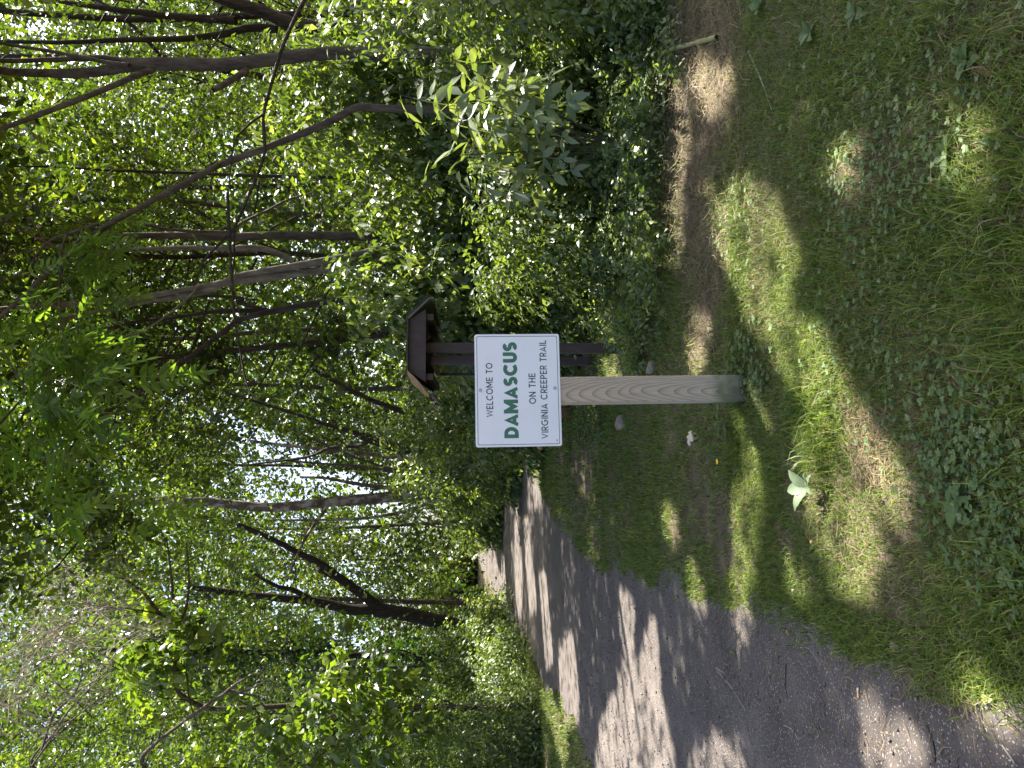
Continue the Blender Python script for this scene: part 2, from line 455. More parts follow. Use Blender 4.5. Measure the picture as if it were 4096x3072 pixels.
def cluster_leaves(acc, centers, rad, n_each, L, wr=.55, up=.6, droop=.5, tmpl=LEAF2, gaps=True, rnd_off=0.0, out_from=None, flat=.75):
    """leafy clumps: centers (m,3), clump radius, leaves per clump"""
    m = len(centers)
    if m == 0: return
    c = np.repeat(centers, n_each, 0)
    n = len(c)
    rr = rad if np.ndim(rad) == 0 else np.repeat(rad, n_each)[:, None]
    # leaves sit in rows along short twigs that fan out of the clump
    row = 9
    nt_ = -(-n_each // row)
    tdir = norm(RNG.standard_normal((m, nt_, 3)) * np.array([1, 1, flat]) - np.array([0, 0, .25]))
    tof = RNG.standard_normal((m, nt_, 3)) * .28
    li = np.arange(n_each)
    td = tdir[:, li // row].reshape(-1, 3); to = tof[:, li // row].reshape(-1, 3)
    tt = ((li % row) + .6) / row
    tt = np.tile(tt, m)[:, None]
    off = to + td * tt * 1.05 - np.array([0, 0, .30]) * tt ** 2 + RNG.standard_normal((n, 3)) * .07
    P = c + off * rr
    outw = norm(off) if out_from is None else norm(P - np.asarray(out_from))
    sd = norm(np.cross(td, np.array([0, 0, 1.0]) + RNG.standard_normal((n, 3)) * .2)) * np.where(np.tile(li % 2, m) == 0, 1., -1.)[:, None]
    Nn = norm(np.array([0, 0, 1.0]) * up + outw * .4 + RNG.standard_normal((n, 3)) * .42)
    A = norm(sd * .75 + td * .5 + outw * np.array([.3, .3, .1]) + RNG.standard_normal((n, 3)) * .35 - np.array([0, 0, droop * .75]))
    Ls = L * (.6 + .7 * RNG.random(n))
    crnd = np.repeat(RNG.random(m) ** 1.3 * .8, n_each)  # per-clump tone spread wide: contrast of shaded and bright clumps painted into the colour
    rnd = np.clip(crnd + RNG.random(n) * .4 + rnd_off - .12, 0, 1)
    keep = P[:, 2] > .03
    if gaps: keep &= ~((sun_gap(P) | sun_gap(P + A * Ls[:, None])) & (RNG.random(n) > .05))
    leaves(acc, P[keep], A[keep], Nn[keep], Ls[keep], Ls[keep] * wr, rnd[keep], tmpl)

# ------------------------------------------------------------------ where the sun gets through (ground patches)
def litpoly(pts, hmin=2.2):
    q_ = np.array([G(x * 1.8517, y * 1.8517) for x, y in pts])
    c_ = q_.mean(0)
    d_ = q_ - c_
    L_ = np.linalg.norm(d_, axis=1, keepdims=True)
    LIT.append(([tuple(p) for p in c_ + d_ / L_ * (L_ + .05)], hmin))
litpoly([(1530, 425), (1620, 425), (1725, 500), (1745, 560), (1690, 640), (1785, 720), (1835, 850), (1780, 900), (1700, 800), (1620, 710), (1600, 600), (1545, 520)])
litpoly([(1725, 945), (1850, 920), (1935, 990), (1945, 1090), (1895, 1130), (1900, 1230), (1840, 1260), (1790, 1190), (1745, 1100)])
litpoly([(1488, 690), (1516, 690), (1512, 815), (1488, 815)])
litpoly([(1485, 165), (1540, 235), (1590, 230), (1600, 170), (1550, 140), (1500, 140)])
litpoly([(1588, 876), (1642, 892), (1668, 950), (1640, 1180), (1625, 1310), (1590, 1270), (1602, 1100), (1607, 960)])
litpoly([(1285, 1670), (1465, 1670), (1440, 1560), (1412, 1480), (1390, 1425), (1355, 1440), (1335, 1500), (1300, 1560)])
litpoly([(1335, 1265), (1372, 1300), (1368, 1410), (1346, 1400)])
litpoly([(1208, 1400), (1238, 1370), (1255, 1540), (1215, 1600)])
litpoly([(1395, 1400), (1420, 1330), (1428, 1490), (1400, 1480)])
litpoly([(1590, 1300), (1622, 1310), (1612, 1430), (1590, 1390)])
litpoly([(1498, 1235), (1524, 1250), (1512, 1350), (1495, 1330)])
litpoly([(1870, 1530), (1965, 1570), (1995, 1670), (1885, 1670)])
litpoly([(1500, 1625), (1590, 1600), (1640, 1670), (1500, 1670)])
litpoly([(2095, 1480), (2212, 1510), (2230, 1575), (2130, 1540)])
litpoly([(1980, 210), (2090, 260), (2200, 310), (2190, 390), (2090, 370), (2010, 300)])
litpoly([(1800, 330), (1850, 340), (1860, 420), (1810, 420)])
litpoly([(1148, 930), (1166, 940), (1170, 1080), (1155, 1100)])
litpoly([(1130, 1120), (1140, 1120), (1160, 1300), (1145, 1330)])
litpoly([(1165, 1240), (1180, 1240), (1195, 1430), (1180, 1440)])
litpoly([(1090, 1380), (1115, 1360), (1150, 1500), (1130, 1560)])
litpoly([(1170, 1500), (1190, 1490), (1230, 1600), (1220, 1659)])
litpoly([(1020, 1160), (1060, 1160), (1095, 1300), (1075, 1340)], 3.0)
litpoly([(1440, 1100), (1462, 1090), (1470, 1160), (1448, 1170)])
litpoly([(1690, 1220), (1720, 1210), (1760, 1300), (1720, 1300)])

def litball(p, r):
    """foliage that catches the sun: keep the air above it open"""
    z = p[2]
    c = (p[0] - SUNV[0] * z / SUNV[2], p[1] - SUNV[1] * z / SUNV[2])
    LIT.append(([(c[0] + r * math.cos(a), c[1] + r * math.sin(a)) for a in np.linspace(0, 6.28, 12, endpoint=False)], z + r * 1.1))
litball(W(610, 2680, 14.5), 1.2); litball(W(1400, 2830, 14.5), 1.1); litball(W(1080, 2960, 15), .8)
litball(W(1880, 420, 6.1), .55); litball(W(1960, 700, 6.1), .45); litball(W(2050, 250, 6.6), .4); litball(W(2200, 850, 6.8), .35)
litball(W(1560, 640, 9), .7); litball(W(1750, 120, 8.5), .8); litball(W(1650, 1050, 9.5), .6); litball(W(2250, 350, 6.4), .35); litball(W(1900, 1150, 9), .5)
litball(W(1300, 1020, 10.4), .6); litball(W(1150, 600, 11), 1.0); litball(W(500, 650, 11), 1.2); litball(W(1300, 1850, 23), 1.6); litball(W(1500, 2150, 30), 2.0); litball(W(250, 2850, 12.3), 1.2); litball(W(300, 2500, 12.5), 1.2)
litball(W(1950, 1880, 28), 1.0); litball(W(2100, 2750, 17), .8); litball(W(1750, 2900, 22), 1.5); litball(W(1700, 2600, 30), 2.0); litball(W(2420, 1300, 7.6), .3)

# ------------------------------------------------------------------ ground and trail
RIGHT_EDGE = [G(4096, 2760), G(3800, 2705), (G(3500, 2590)), G(3200, 2492), G(3000, 2425), G(2800, 2375), G(2500, 2292), G(2350, 2225), G(2250, 2110), G(2180, 1990), G(2130, 1880), G(2108, 1790)]
SPUR = [(1.5, 19.2), (6.5, 20.5), (14, 22), (24, 25), (24, 30), (14, 28), (6, 26.5), (1, 26), (-2.5, 26.2), (-4.6, 27.5), (-6.2, 31), (-8.3, 41), (-12, 58), (-16.5, 82), (-20, 100)]
LEFT_EDGE = [(-23, 100), G(1905, 2197), G(1920, 2262), G(1960, 2331), G(2000, 2410), G(2052, 2514), G(2095, 2575), G(2151, 2661), G(2186, 2748), G(2260, 2817), G(2312, 2895), G(2377, 3072), (-4.1, 6), (-3.6, 3), (-3.3, 0), (-3.2, -4)]
PATH = [(-.45, -4), (-.6, 0.6)] + RIGHT_EDGE + SPUR + LEFT_EDGE

def densify(poly, step=.06, amp=.085, far=12):
    out = []
    n = len(poly)
    for i in range(n):
        a = np.array(poly[i]); b = np.array(poly[(i + 1) % n])
        L = np.linalg.norm(b - a)
        st = step if min(a[1], b[1]) < far else 1.0
        k = max(1, int(L / st))
        for j in range(k):
            p = a + (b - a) * j / k
            w = amp * (1 + p[1] * .05)
            out.append((p[0] + w * (2 * float(vnoise(p[0], p[1], 3, 2.2)) - 1) + .6 * w * (2 * float(vnoise(p[0], p[1], 5, 7.)) - 1), p[1] + w * (2 * float(vnoise(p[0], p[1], 4, 2.2)) - 1)))
    return out
PATH_D = densify(PATH)

def gz(x, y):
    """ground height: level trail, low swells off it"""
    x = np.asarray(x, float); y = np.asarray(y, float)
    h = .05 * (vnoise(x, y, 11, .9) - .5) + .03 * (vnoise(x, y, 12, 2.6) - .5)
    w = np.clip((x + 1.0 + .12 * y.clip(0, 12)) / .8, 0, 1)            # right of the trail's near edge
    w = np.maximum(w, np.clip((-5.0 - .2 * (y - 9) - x) / .8, 0, 1) * (y < 30))
    w = w * np.clip((17 - y) / 3, 0, 1)
    return h * w

xs = np.concatenate([np.linspace(-400, -40, 12), np.linspace(-36, -9, 16), np.linspace(-8, 8, 130), np.linspace(9, 36, 16), np.linspace(40, 400, 12)])
ys = np.concatenate([np.linspace(-60, -3, 8), np.linspace(-2, 14, 130), np.linspace(15, 60, 30), np.linspace(70, 600, 14)])
GX, GY = np.meshgrid(xs, ys)
GV = np.stack([GX, GY, gz(GX, GY)], -1).reshape(-1, 3)
nx, ny = len(xs), len(ys)
ii, jj = np.meshgrid(np.arange(nx - 1), np.arange(ny - 1))
q = (jj * nx + ii).ravel()
GF = np.stack([q, q + 1, q + nx + 1, q + nx], -1)
ground = link('ground', mesh_np('ground', GV, GF), MATS['soil'], smooth=True)
tag(ground, 'brown soil with thatch under the grass and thicket', kind='structure')

import bmesh
from mathutils.geometry import delaunay_2d_cdt
def flat_mesh(name, poly, zf, extra=()):
    """a level sheet with the outline poly, triangulated"""
    n0 = len(poly)
    pts = [Vector(p) for p in poly] + [Vector(p) for p in extra]
    vv, _e, ff, *_r = delaunay_2d_cdt(pts, [], [list(range(n0))], 1, 1e-5)
    me = mesh_py(name, [(p.x, p.y, zf(p.x, p.y)) for p in vv], [list(t) for t in ff])
    for p_ in me.polygons:
        if p_.normal.z < 0: p_.flip()
    return me
pm = flat_mesh('path', PATH_D, lambda x, y: .006)
path = link('path', pm, MATS['crushed_stone'])
tag(path, 'grey crushed stone trail running off past the sign into the woods', kind='structure')

# bare brown scars in the turf
BARE = [[(2286, 1745), (2372, 1745), (2375, 1900), (2360, 1985), (2300, 1960), (2290, 1850)],
        [(3090, 2090), (3150, 2110), (3190, 2190), (3150, 2230), (3110, 2180)],
        [(2740, 1790), (2790, 1760), (2800, 1880), (2770, 1960)],
        [(2870, 1980), (2930, 1960), (2950, 2250), (2890, 2330)],
        [(2680, 2050), (2720, 2040), (2730, 2160), (2700, 2160)]]
BAREG = [[G(*p) for p in b] for b in BARE]
STRAW = [G(*p) for p in [(2610, -60), (2980, -60), (2960, 200), (3000, 420), (2880, 640), (2845, 850), (2830, 1150), (2835, 1500), (2745, 1500), (2730, 1200), (2745, 900), (2680, 650), (2620, 300)]]
STRAW2 = [G(*p) for p in [(3370, 1630), (3540, 1620), (3560, 1950), (3430, 1960)]]

PATH_A = np.array(PATH_D)
# ------------------------------------------------------------------ grass
def scatter(n, d0, d1, spread=.56, power=1.0):
    d = d0 + (d1 - d0) * RNG.random(n) ** power
    # uniform in area: weight by width
    keep = RNG.random(n) < (d / d1)
    d = d[keep]
    x = (RNG.random(len(d)) * 2 - 1) * (d * spread + .25)
    return x, d

def in_straw(x, y):
    return in_poly(x + .5 * (vnoise(x, y, 61, 1.6) - .5) + .3 * RNG.standard_normal(np.shape(x)) * .4, y + .7 * (vnoise(x, y, 62, 1.6) - .5) + .12 * RNG.standard_normal(np.shape(x)), STRAW)

def dryness(x, y):
    d = .05 + .42 * np.clip((vnoise(x, y, 31, 1.3) * .6 + vnoise(x, y, 32, 4.0) * .4 - .5) * 3.0, 0, 1)
    d = d * (1 - .6 * (x < -.3) * (y > 3.2)) * (1 - .8 * (x < -3))
    d = np.where(in_straw(x, y), .72, d)
    d = np.where(in_poly(x, y, STRAW2), .8, d)
    return d

grass_acc = Acc()
def blades(x, y, h, w, dry, lean=.55, zoff=0.0):
    n = len(x)
    z = gz(x, y) + zoff
    th = RNG.random(n) * 2 * np.pi
    ld = np.stack([np.cos(th), np.sin(th), np.zeros(n)], -1)
    side = np.stack([-np.sin(th), np.cos(th), np.zeros(n)], -1)
    # blades turn their faces about at random
    tw = (RNG.random(n) - .5) * 1.6
    side = norm(side * np.cos(tw)[:, None] + ld * np.sin(tw)[:, None])
    b = np.stack([x, y, z - .005], -1)
    le = lean * (.25 + RNG.random(n))
    m = b + ld * (h * le * .35)[:, None] + np.array([0, 0, 1.]) * (h * .58)[:, None]
    t = b + ld * (h * le * 1.15)[:, None] + np.array([0, 0, 1.]) * (h * (1.0 - .45 * le.clip(0, 1.3)))[:, None]
    w = w[:, None]
    V = np.stack([b - side * w * .5, b + side * w * .5, m - side * w * .42, m + side * w * .42, t], 1).reshape(-1, 3)
    k = np.arange(n)[:, None, None] * 5
    Ft = (k + np.array([[0, 1, 3], [0, 3, 2], [2, 3, 4]])[None]).reshape(-1, 3)
    dd = (RNG.random(n) < dry).astype(float) * (.55 + .45 * RNG.random(n)) + .12 * RNG.random(n)
    grass_acc.add(V, Ft, rnd=np.repeat(RNG.random(n), 5), dry=np.repeat(np.clip(dd, 0, 1), 5))

def lawn(n, d0, d1, h, w, lean, margin=0.0):
    x, y = scatter(n, d0, d1)
    ok = ~in_poly(x, y, PATH_A)
    for b in BAREG: ok &= ~(in_poly(x, y, b) & (RNG.random(len(x)) < .72 * (vnoise(x, y, 71, 9.) > .3)))
    # thin spots
    ok &= RNG.random(len(x)) < np.clip(.6 + 1.2 * (vnoise(x, y, 41, 2.4) - .25), .35, 1)
    ok &= ~((x > .2) & (y > 8.5))
    st = in_straw(x, y)
    ok &= ~(st & (RNG.random(len(x)) < .15))
    # the post stands here
    x, y = x[ok], y[ok]
    st = st[ok]
    dry = dryness(x, y)
    hh = h * (.45 + .8 * RNG.random(len(x))) * (.65 + .7 * vnoise(x, y, 42, 1.7))
    hh = np.where(st, hh * .5, hh)
    blades(x, y, hh, w * (.6 + .8 * RNG.random(len(x))), dry, lean)
lawn(215000, 1.6, 4.2, .052, .0034, .9)
lawn(150000, 4.0, 8.0, .06, .0056, .85)
lawn(120000, 7.6, 17, .07, .012, .75)
lawn(30000, 9, 20, .10, .016, .7)
lawn(34000, 16, 45, .12, .03, .7)
# longer, coarser tufts
def tuft(px, py, n, h, r, w=.0042, dry=.08, lean=.7):
    cx, cy = G(px, py)
    n = int(n * 1.7); h *= .8; r *= 1.35
    x = cx + RNG.standard_normal(n) * r; y = cy + RNG.standard_normal(n) * r
    blades(x, y, h * (.5 + .7 * RNG.random(n)), np.full(n, w) * (.7 + .6 * RNG.random(n)), np.full(n, dry), lean)
for a in [(3290, 1690, 90, .15, .05), (3300, 1760, 110, .17, .06), (3270, 1830, 90, .16, .05), (3200, 1640, 60, .13, .05), (3180, 1560, 50, .10, .05),
          (3950, 950, 160, .16, .10), (4040, 1100, 160, .15, .10), (3900, 780, 120, .15, .08), (4060, 700, 120, .14, .09), (3700, 1010, 70, .13, .06),
          (4080, 1500, 120, .15, .08), (4090, 1900, 110, .15, .08), (3650, 1250, 60, .12, .06), (3250, 1020, 60, .12, .05), (3320, 1150, 50, .12, .06),
          (4060, 2250, 130, .13, .08), (4080, 2600, 120, .11, .07), (3850, 2480, 140, .10, .10), (3960, 200, 90, .12, .07), (3800, 350, 80, .12, .07),
          (2960, 1700, 60, .09, .05), (2900, 1860, 60, .10, .05), (3750, 60, 80, .16, .06), (3620, 240, 60, .13, .05)]:
    tuft(*a)
# ragged fringe that spills onto the trail
E = np.array(RIGHT_EDGE)
fx, fy = [], []
for _ in range(900):
    i = random.randrange(len(E) - 2); t = random.random()
    p = E[i] * (1 - t) + E[i + 1] * t
    s = random.gauss(.03, .05)
    fx.append(p[0] + s); fy.append(p[1] + random.gauss(0, .04))
fx, fy = np.array(fx), np.array(fy)
for _ in range(5):
    blades(fx + RNG.standard_normal(len(fx)) * .02, fy + RNG.standard_normal(len(fx)) * .02, .05 * (.5 + RNG.random(len(fx))), np.full(len(fx), .0045), np.full(len(fx), .08), .9)
g = link('grass', grass_acc.mesh('grass'), MATS['grass_blade'])
tag(g, 'short patchy lawn grass beside the trail', 'grass', kind='stuff')

# dead stalks and hay lying about
hay_acc = Acc()
def hay(n, poly=None, box_=None, ln=(.06, .22), w=.0028, z=.03, d=None):
    if poly is not None:
        pa = np.array(poly); lo, hi = pa.min(0), pa.max(0)
    else:
        lo, hi = box_
    x = lo[0] + (hi[0] - lo[0]) * RNG.random(n); y = lo[1] + (hi[1] - lo[1]) * RNG.random(n)
    if poly is not None:
        wx, wy = (.25, .35) if n > 5000 else (.02, .02)
        ok = in_poly(x + wx * RNG.standard_normal(n) + .5 * (n > 5000) * (vnoise(x, y, 61, 1.6) - .5), y + wy * RNG.standard_normal(n) + .7 * (n > 5000) * (vnoise(x, y, 62, 1.6) - .5), pa); x, y = x[ok], y[ok]
    n = len(x)
    L = ln[0] + (ln[1] - ln[0]) * RNG.random(n) ** 2
    th = RNG.random(n) * 2 * np.pi
    dr = np.stack([np.cos(th), np.sin(th), (RNG.random(n) - .4) * .5], -1)
    sd = np.stack([-np.sin(th), np.cos(th), np.zeros(n)], -1)
    c = np.stack([x, y, gz(x, y) + .008 + z * RNG.random(n)], -1)
    bend = sd * ((RNG.random(n) - .5) * L * .35)[:, None]
    ww = (w * (.6 + .8 * RNG.random(n)))[:, None]
    up = np.array([0, 0, 1.])
    a0 = c - dr * (L / 2)[:, None]; a1 = c + bend; a2 = c + dr * (L / 2)[:, None]
    for q_ in (a0, a1, a2): q_[:, 2] = np.maximum(q_[:, 2], gz(q_[:, 0], q_[:, 1]) + .009)
    V = np.stack([a0 - sd * ww / 2, a0 + sd * ww / 2, a1 - sd * ww / 2, a1 + sd * ww / 2, a2 - sd * ww * .2, a2 + sd * ww * .2], 1).reshape(-1, 3)
    Ft = (np.arange(n)[:, None, None] * 6 + np.array([[0, 1, 3], [0, 3, 2], [2, 3, 5], [2, 5, 4]])[None]).reshape(-1, 3)
    hay_acc.add(V, Ft, rnd=np.repeat(RNG.random(n), 6), dry=1.0)
hay(9500, STRAW, ln=(.05, .26), w=.0038, z=.05)
hay(700, STRAW2, ln=(.03, .10), z=.02)
hay(5200, box_=((-1.0, 1.8), (2.2, 5.4)), ln=(.03, .12), w=.0022, z=.03)
hay(1500, [G(*p) for p in [(2700, 2400), (3000, 2440), (3500, 2620), (4096, 2790), (4096, 3072), (3500, 3072), (2900, 2800)]], ln=(.015, .10), w=.003, z=.004)
hay(420, [G(*p) for p in [(3650, 2600), (4000, 2760), (3850, 2850), (3600, 2760)]], ln=(.03, .14), w=.0024, z=.012)
for b in BAREG: hay(150, b, ln=(.02, .09), w=.003, z=.008)
h_ = link('dry_grass', hay_acc.mesh('dry_grass'), MATS['grass_blade'])
tag(h_, 'tan mown hay and dead stalks strewn along the thicket foot', 'dead grass', kind='stuff')

# loose grit on the trail
oct_v = np.array([[1, 0, 0], [-1, 0, 0], [0, 1, 0], [0, -1, 0], [0, 0, .7], [0, 0, -.7]])
oct_f = np.array([[0, 2, 4], [2, 1, 4], [1, 3, 4], [3, 0, 4], [2, 0, 5], [1, 2, 5], [3, 1, 5], [0, 3, 5]])
x, y = scatter(22000, 1.7, 9.5, .56)
ok = in_poly(x, y, PATH_A); x, y = x[ok], y[ok]
n = len(x)
s = .0013 + .0060 * RNG.random(n) ** 4 * (1 + y * .1) + .0005 * y ** .5
rotz = RNG.random(n) * 6.28
cs, sn = np.cos(rotz), np.sin(rotz)
ov = oct_v[None] * (s[:, None, None]) * (.6 + .8 * RNG.random((n, 6, 1)))
V = np.stack([ov[..., 0] * cs[:, None] - ov[..., 1] * sn[:, None] + x[:, None], ov[..., 0] * sn[:, None] + ov[..., 1] * cs[:, None] + y[:, None], ov[..., 2] + .007 + s[:, None] * .4], -1)
ga = Acc(); ga.add(V.reshape(-1, 3), (np.arange(n)[:, None, None] * 6 + oct_f[None]).reshape(-1, 3))
go = link('gravel', ga.mesh('gravel'), MATS['grit'])
tag(go, 'fine pale grit scattered over the trail surface', 'gravel', kind='stuff')

# clover and creeping ground ivy in the turf
clo = Acc()
ROUND = (np.array([[0, 0, 0], [.38, .25, .05], [.5, .6, .07], [.22, .95, .03], [0, .88, -.02], [-.22, .95, .03], [-.5, .6, .07], [-.38, .25, .05]]),
         np.array([[0, 1, 2], [0, 2, 3], [0, 3, 4], [0, 4, 5], [0, 5, 6], [0, 6, 7]]))
def clover(px, py, n, r, size=.0135, hgt=.045):
    cx, cy = G(px, py)
    x = cx + RNG.standard_normal(n) * r; y = cy + RNG.standard_normal(n) * r * 1.2
    ok = ~in_poly(x, y, PATH_A); x, y = x[ok], y[ok]; n = len(x)
    z = gz(x, y) + hgt * (.5 + .8 * RNG.random(n))
    a0 = RNG.random(n) * 6.28
    sz = size * (.7 + .6 * RNG.random(n))
    rn = RNG.random(n)
    for k in range(3):
        a = a0 + k * 2.094
        A = np.stack([np.cos(a), np.sin(a), np.full(n, .12)], -1)
        Nn = np.tile(np.array([0, 0, 1.]), (n, 1)) + RNG.standard_normal((n, 3)) * .18
        leaves(clo, np.stack([x, y, z], -1), A, Nn, sz, sz * .95, rn, ROUND)
for a in [(3850, 1650, 110, .12), (3950, 1800, 120, .10), (3900, 1950, 90, .10), (4000, 2100, 100, .10), (3750, 1900, 40, .08), (4050, 2250, 70, .08),
          (3600, 1560, 70, .12), (3500, 600, 130, .22), (3650, 750, 110, .18), (3300, 520, 60, .2), (2960, 1470, 60, .09, .022), (3000, 1400, 50, .10, .02),
          (3050, 1530, 40, .05, .02), (2850, 1760, 30, .06), (2950, 950, 60, .2), (3000, 780, 60, .18), (2900, 1700, 22, .05, .02), (3480, 900, 70, .2),
          (3560, 400, 60, .2), (3250, 1300, 40, .2), (3700, 300, 60, .15), (3400, 1400, 50, .15), (3830, 560, 60, .15), (2870, 1930, 30, .12), (2560, 1480, 60, .15, .03, .08)]:
    clover(*a)
c_ = link('clover', clo.mesh('clover'), MATS['leaf_clover'])
tag(c_, 'low three-leaved clover creeping through the turf', 'clover', kind='stuff')

# ------------------------------------------------------------------ welcome sign on its post
SD = 3.98
post_base = Vector((*G(2990, 1556), 0)); post_base = Vector((W(2990, 1556, SD).x, SD, 0))
sign = thing('welcome_sign', post_base, 'white welcome sign with green lettering bolted to a weathered square wooden post', 'sign',
             rot=(0, math.radians(-.7), math.radians(7.5)))
del sign['_abs']
PW = .142
pm_ = box(PW, PW, 1.62, (0, 0, .61), .006, 'post')
post = link('post', pm_, MATS['weathered_pine'], sign)
# panel, local frame: x right, z up, front face towards -y
SW, SH, ST = .612, .462, .004
PZ = 1.262
def rrect(w, h, r, seg=6):
    out = []
    for cx_, cy_, a0 in ((w / 2 - r, h / 2 - r, 0), (-w / 2 + r, h / 2 - r, 90), (-w / 2 + r, -h / 2 + r, 180), (w / 2 - r, -h / 2 + r, 270)):
        for k in range(seg + 1):
            a = math.radians(a0 + 90 * k / seg)
            out.append((cx_ + r * math.cos(a), cy_ + r * math.sin(a)))
    return out
o_ = rrect(SW, SH, .012)
n = len(o_)
yf = -PW / 2 - .001 - ST
verts = [(x, yf, z) for x, z in o_] + [(x, yf + ST, z) for x, z in o_]
faces = [list(range(n)), list(range(2 * n - 1, n - 1, -1))] + [[(i + 1) % n, i, n + i, n + (i + 1) % n] for i in range(n)]
pan = mesh_py('panel', verts, faces)
panel = link('panel', pan, MATS['sign_white'], sign)
panel.location = (.002, 0, PZ)
YL = yf - .0006
# border line
ob, ib = rrect(SW - .022, SH - .022, .009), rrect(SW - .0275, SH - .0275, .0075)
bv = [(x, YL, z) for x, z in ob] + [(x, YL, z) for x, z in ib]
bf = [[i, (i + 1) % n, n + (i + 1) % n, n + i] for i in range(n)]
link('border', mesh_py('border', bv, bf), MATS['sign_teal'], panel)

def arc(cx_, cy_, rx, ry, a0, a1, k=20):
    return [(cx_ + rx * math.cos(math.radians(a0 + (a1 - a0) * i / k)), cy_ + ry * math.sin(math.radians(a0 + (a1 - a0) * i / k))) for i in range(k + 1)]

def glyph(ch, t):
    """centre-line strokes of a cap-height-1 geometric capital; t is the stroke width. Returns (strokes, advance width)"""
    h = t / 2
    T, Bm = 1 - h, h
    if ch == 'I': return [[(h, 0), (h, 1)]], t
    if ch == 'L': return [[(h, 1), (h, Bm), (.5 + h, Bm)]], .5 + h
    if ch == 'E': return [[(.52 + h, T), (h, T), (h, Bm), (.52 + h, Bm)], [(h, .5), (.47 + h, .5)]], .52 + h
    if ch == 'T': return [[(0, T), (.66, T)], [(.33, T), (.33, 0)]], .66
    if ch == 'H': return [[(h, 0), (h, 1)], [(.72 - h, 0), (.72 - h, 1)], [(h, .5), (.72 - h, .5)]], .72
    if ch == 'N': return [[(h, 0), (h, 1)], [(.76 - h, 0), (.76 - h, 1)], [(h, 1 - h), (.76 - h, h)]], .76
    if ch == 'M': return [[(h, 0), (h, 1)], [(1 - h, 0), (1 - h, 1)], [(h, 1 - h * .8), (.5, .22 + h * .4), (1 - h, 1 - h * .8)]], 1.0
    if ch == 'W': return [[(h * .7, 1), (.3, h * .8), (.58, 1 - h * .8), (.86, h * .8), (1.16 - h * .7, 1)]], 1.16
    if ch == 'V': return [[(h * .8, 1), (.41, h * .9), (.82 - h * .8, 1)]], .82
    if ch == 'A': return [[(h * .8, 0), (.42, 1 - h * .9), (.84 - h * .8, 0)], [(.17, .28), (.67, .28)]], .84
    if ch == 'O': return [arc(.5, .5, .5 - h, .5 - h, 0, 360, 36)], 1.0
    if ch == 'C': return [arc(.5, .5, .5 - h, .5 - h, 45, 315, 30)], .9
    if ch == 'G': return [arc(.5, .5, .5 - h, .5 - h, 45, 340, 30) + [(1 - h, .47)], [(.58, .47), (1 - h + t * .3, .47)]], .98
    if ch == 'D': return [[(.36, T), (h, T), (h, Bm), (.36, Bm)], arc(.36, .5, .44 - h + .0, .5 - h, -90, 90, 20)], .80
    if ch in 'PR':
        s_ = [[(h, 0), (h, T), (.34, T)] + arc(.34, .725 - h / 2, .26 - h * .4, .275 - h / 2, 90, -90, 14)[1:] + [(h, .45)]]
        if ch == 'R': s_.append([(.30, .45), (.60, 0)])
        return s_, .62
    if ch == 'U': return [[(h, 1), (h, .36)] + arc(.38, .36, .38 - h, .36 - h, 180, 360, 18)[1:] + [(.76 - h, 1)]], .76
    if ch == 'S':
        u = arc(.34, .75 - h / 2, .33 - h, .25 - h / 2, 35, 270, 20)
        l_ = arc(.34, .25 + h / 2, .34 - h, .25 - h / 2, 90, -145, 20)
        return [u + l_[1:]], .68
    return [], .36

def stroke_ribbon(pts, w):
    P = [np.array(p, float) for p in pts]
    closed = np.linalg.norm(P[0] - P[-1]) < 1e-6
    n = len(P)
    vs_ = []
    for i in range(n):
        if closed: a, b = P[(i - 1) % (n - 1)] if i > 0 else P[n - 2], P[(i + 1)] if i < n - 1 else P[1]
        else: a, b = P[max(0, i - 1)], P[min(n - 1, i + 1)]
        d1 = P[i] - a; d2 = b - P[i]
        d1 = d1 / (np.linalg.norm(d1) or 1); d2 = d2 / (np.linalg.norm(d2) or 1)
        if np.linalg.norm(P[i] - a) < 1e-9: d1 = d2
        if np.linalg.norm(b - P[i]) < 1e-9: d2 = d1
        tg = d1 + d2; tg = tg / (np.linalg.norm(tg) or 1)
        nn = np.array([-tg[1], tg[0]])
        c = max(.42, abs(float(np.dot(nn, np.array([-d1[1], d1[0]])))))
        vs_.append((P[i] + nn * w / 2 / c, P[i] - nn * w / 2 / c))
    return vs_

def lettering(text, u0, u1, v0, v1, t, gap, mat, name='lettering'):
    """a line of capitals between fractions u of the panel's width and v of its height"""
    capH = (v1 - v0) * SH
    glyphs = []; x = 0
    for ch in text:
        st, adv = glyph(ch, t)
        glyphs.append((x, st)); x += adv + gap
    total = x - gap
    sx = (u1 - u0) * SW / total
    x0 = -SW / 2 + u0 * SW; z0 = SH / 2 - v1 * SH
    k = 0
    verts, faces = [], []
    for ci, (gx, st) in enumerate(glyphs + [(0, [])]):
        if ci == len(glyphs) or text[ci] == ' ':
            if verts: link(name, mesh_py(name, verts, faces), MATS[mat], panel)
            verts, faces = [], []
            continue
        for si, s_ in enumerate(st):
            rb = stroke_ribbon(s_, t)
            b0 = len(verts)
            yy = YL - .00006 * (k % 7); k += 1
            for l_, r_ in rb:
                verts.append((x0 + (gx + l_[0]) * sx, yy, z0 + min(max(l_[1], 0), 1.0) * capH)); verts.append((x0 + (gx + r_[0]) * sx, yy, z0 + min(max(r_[1], 0), 1.0) * capH))
            for i in range(len(rb) - 1):
                faces.append([b0 + 2 * i, b0 + 2 * i + 1, b0 + 2 * i + 3, b0 + 2 * i + 2])
lettering('WELCOME TO', .265, .742, .128, .207, .155, .17, 'sign_teal')
lettering('DAMASCUS', .075, .928, .331, .498, .27, .07, 'sign_green')
lettering('ON THE', .374, .645, .628, .709, .155, .17, 'sign_teal')
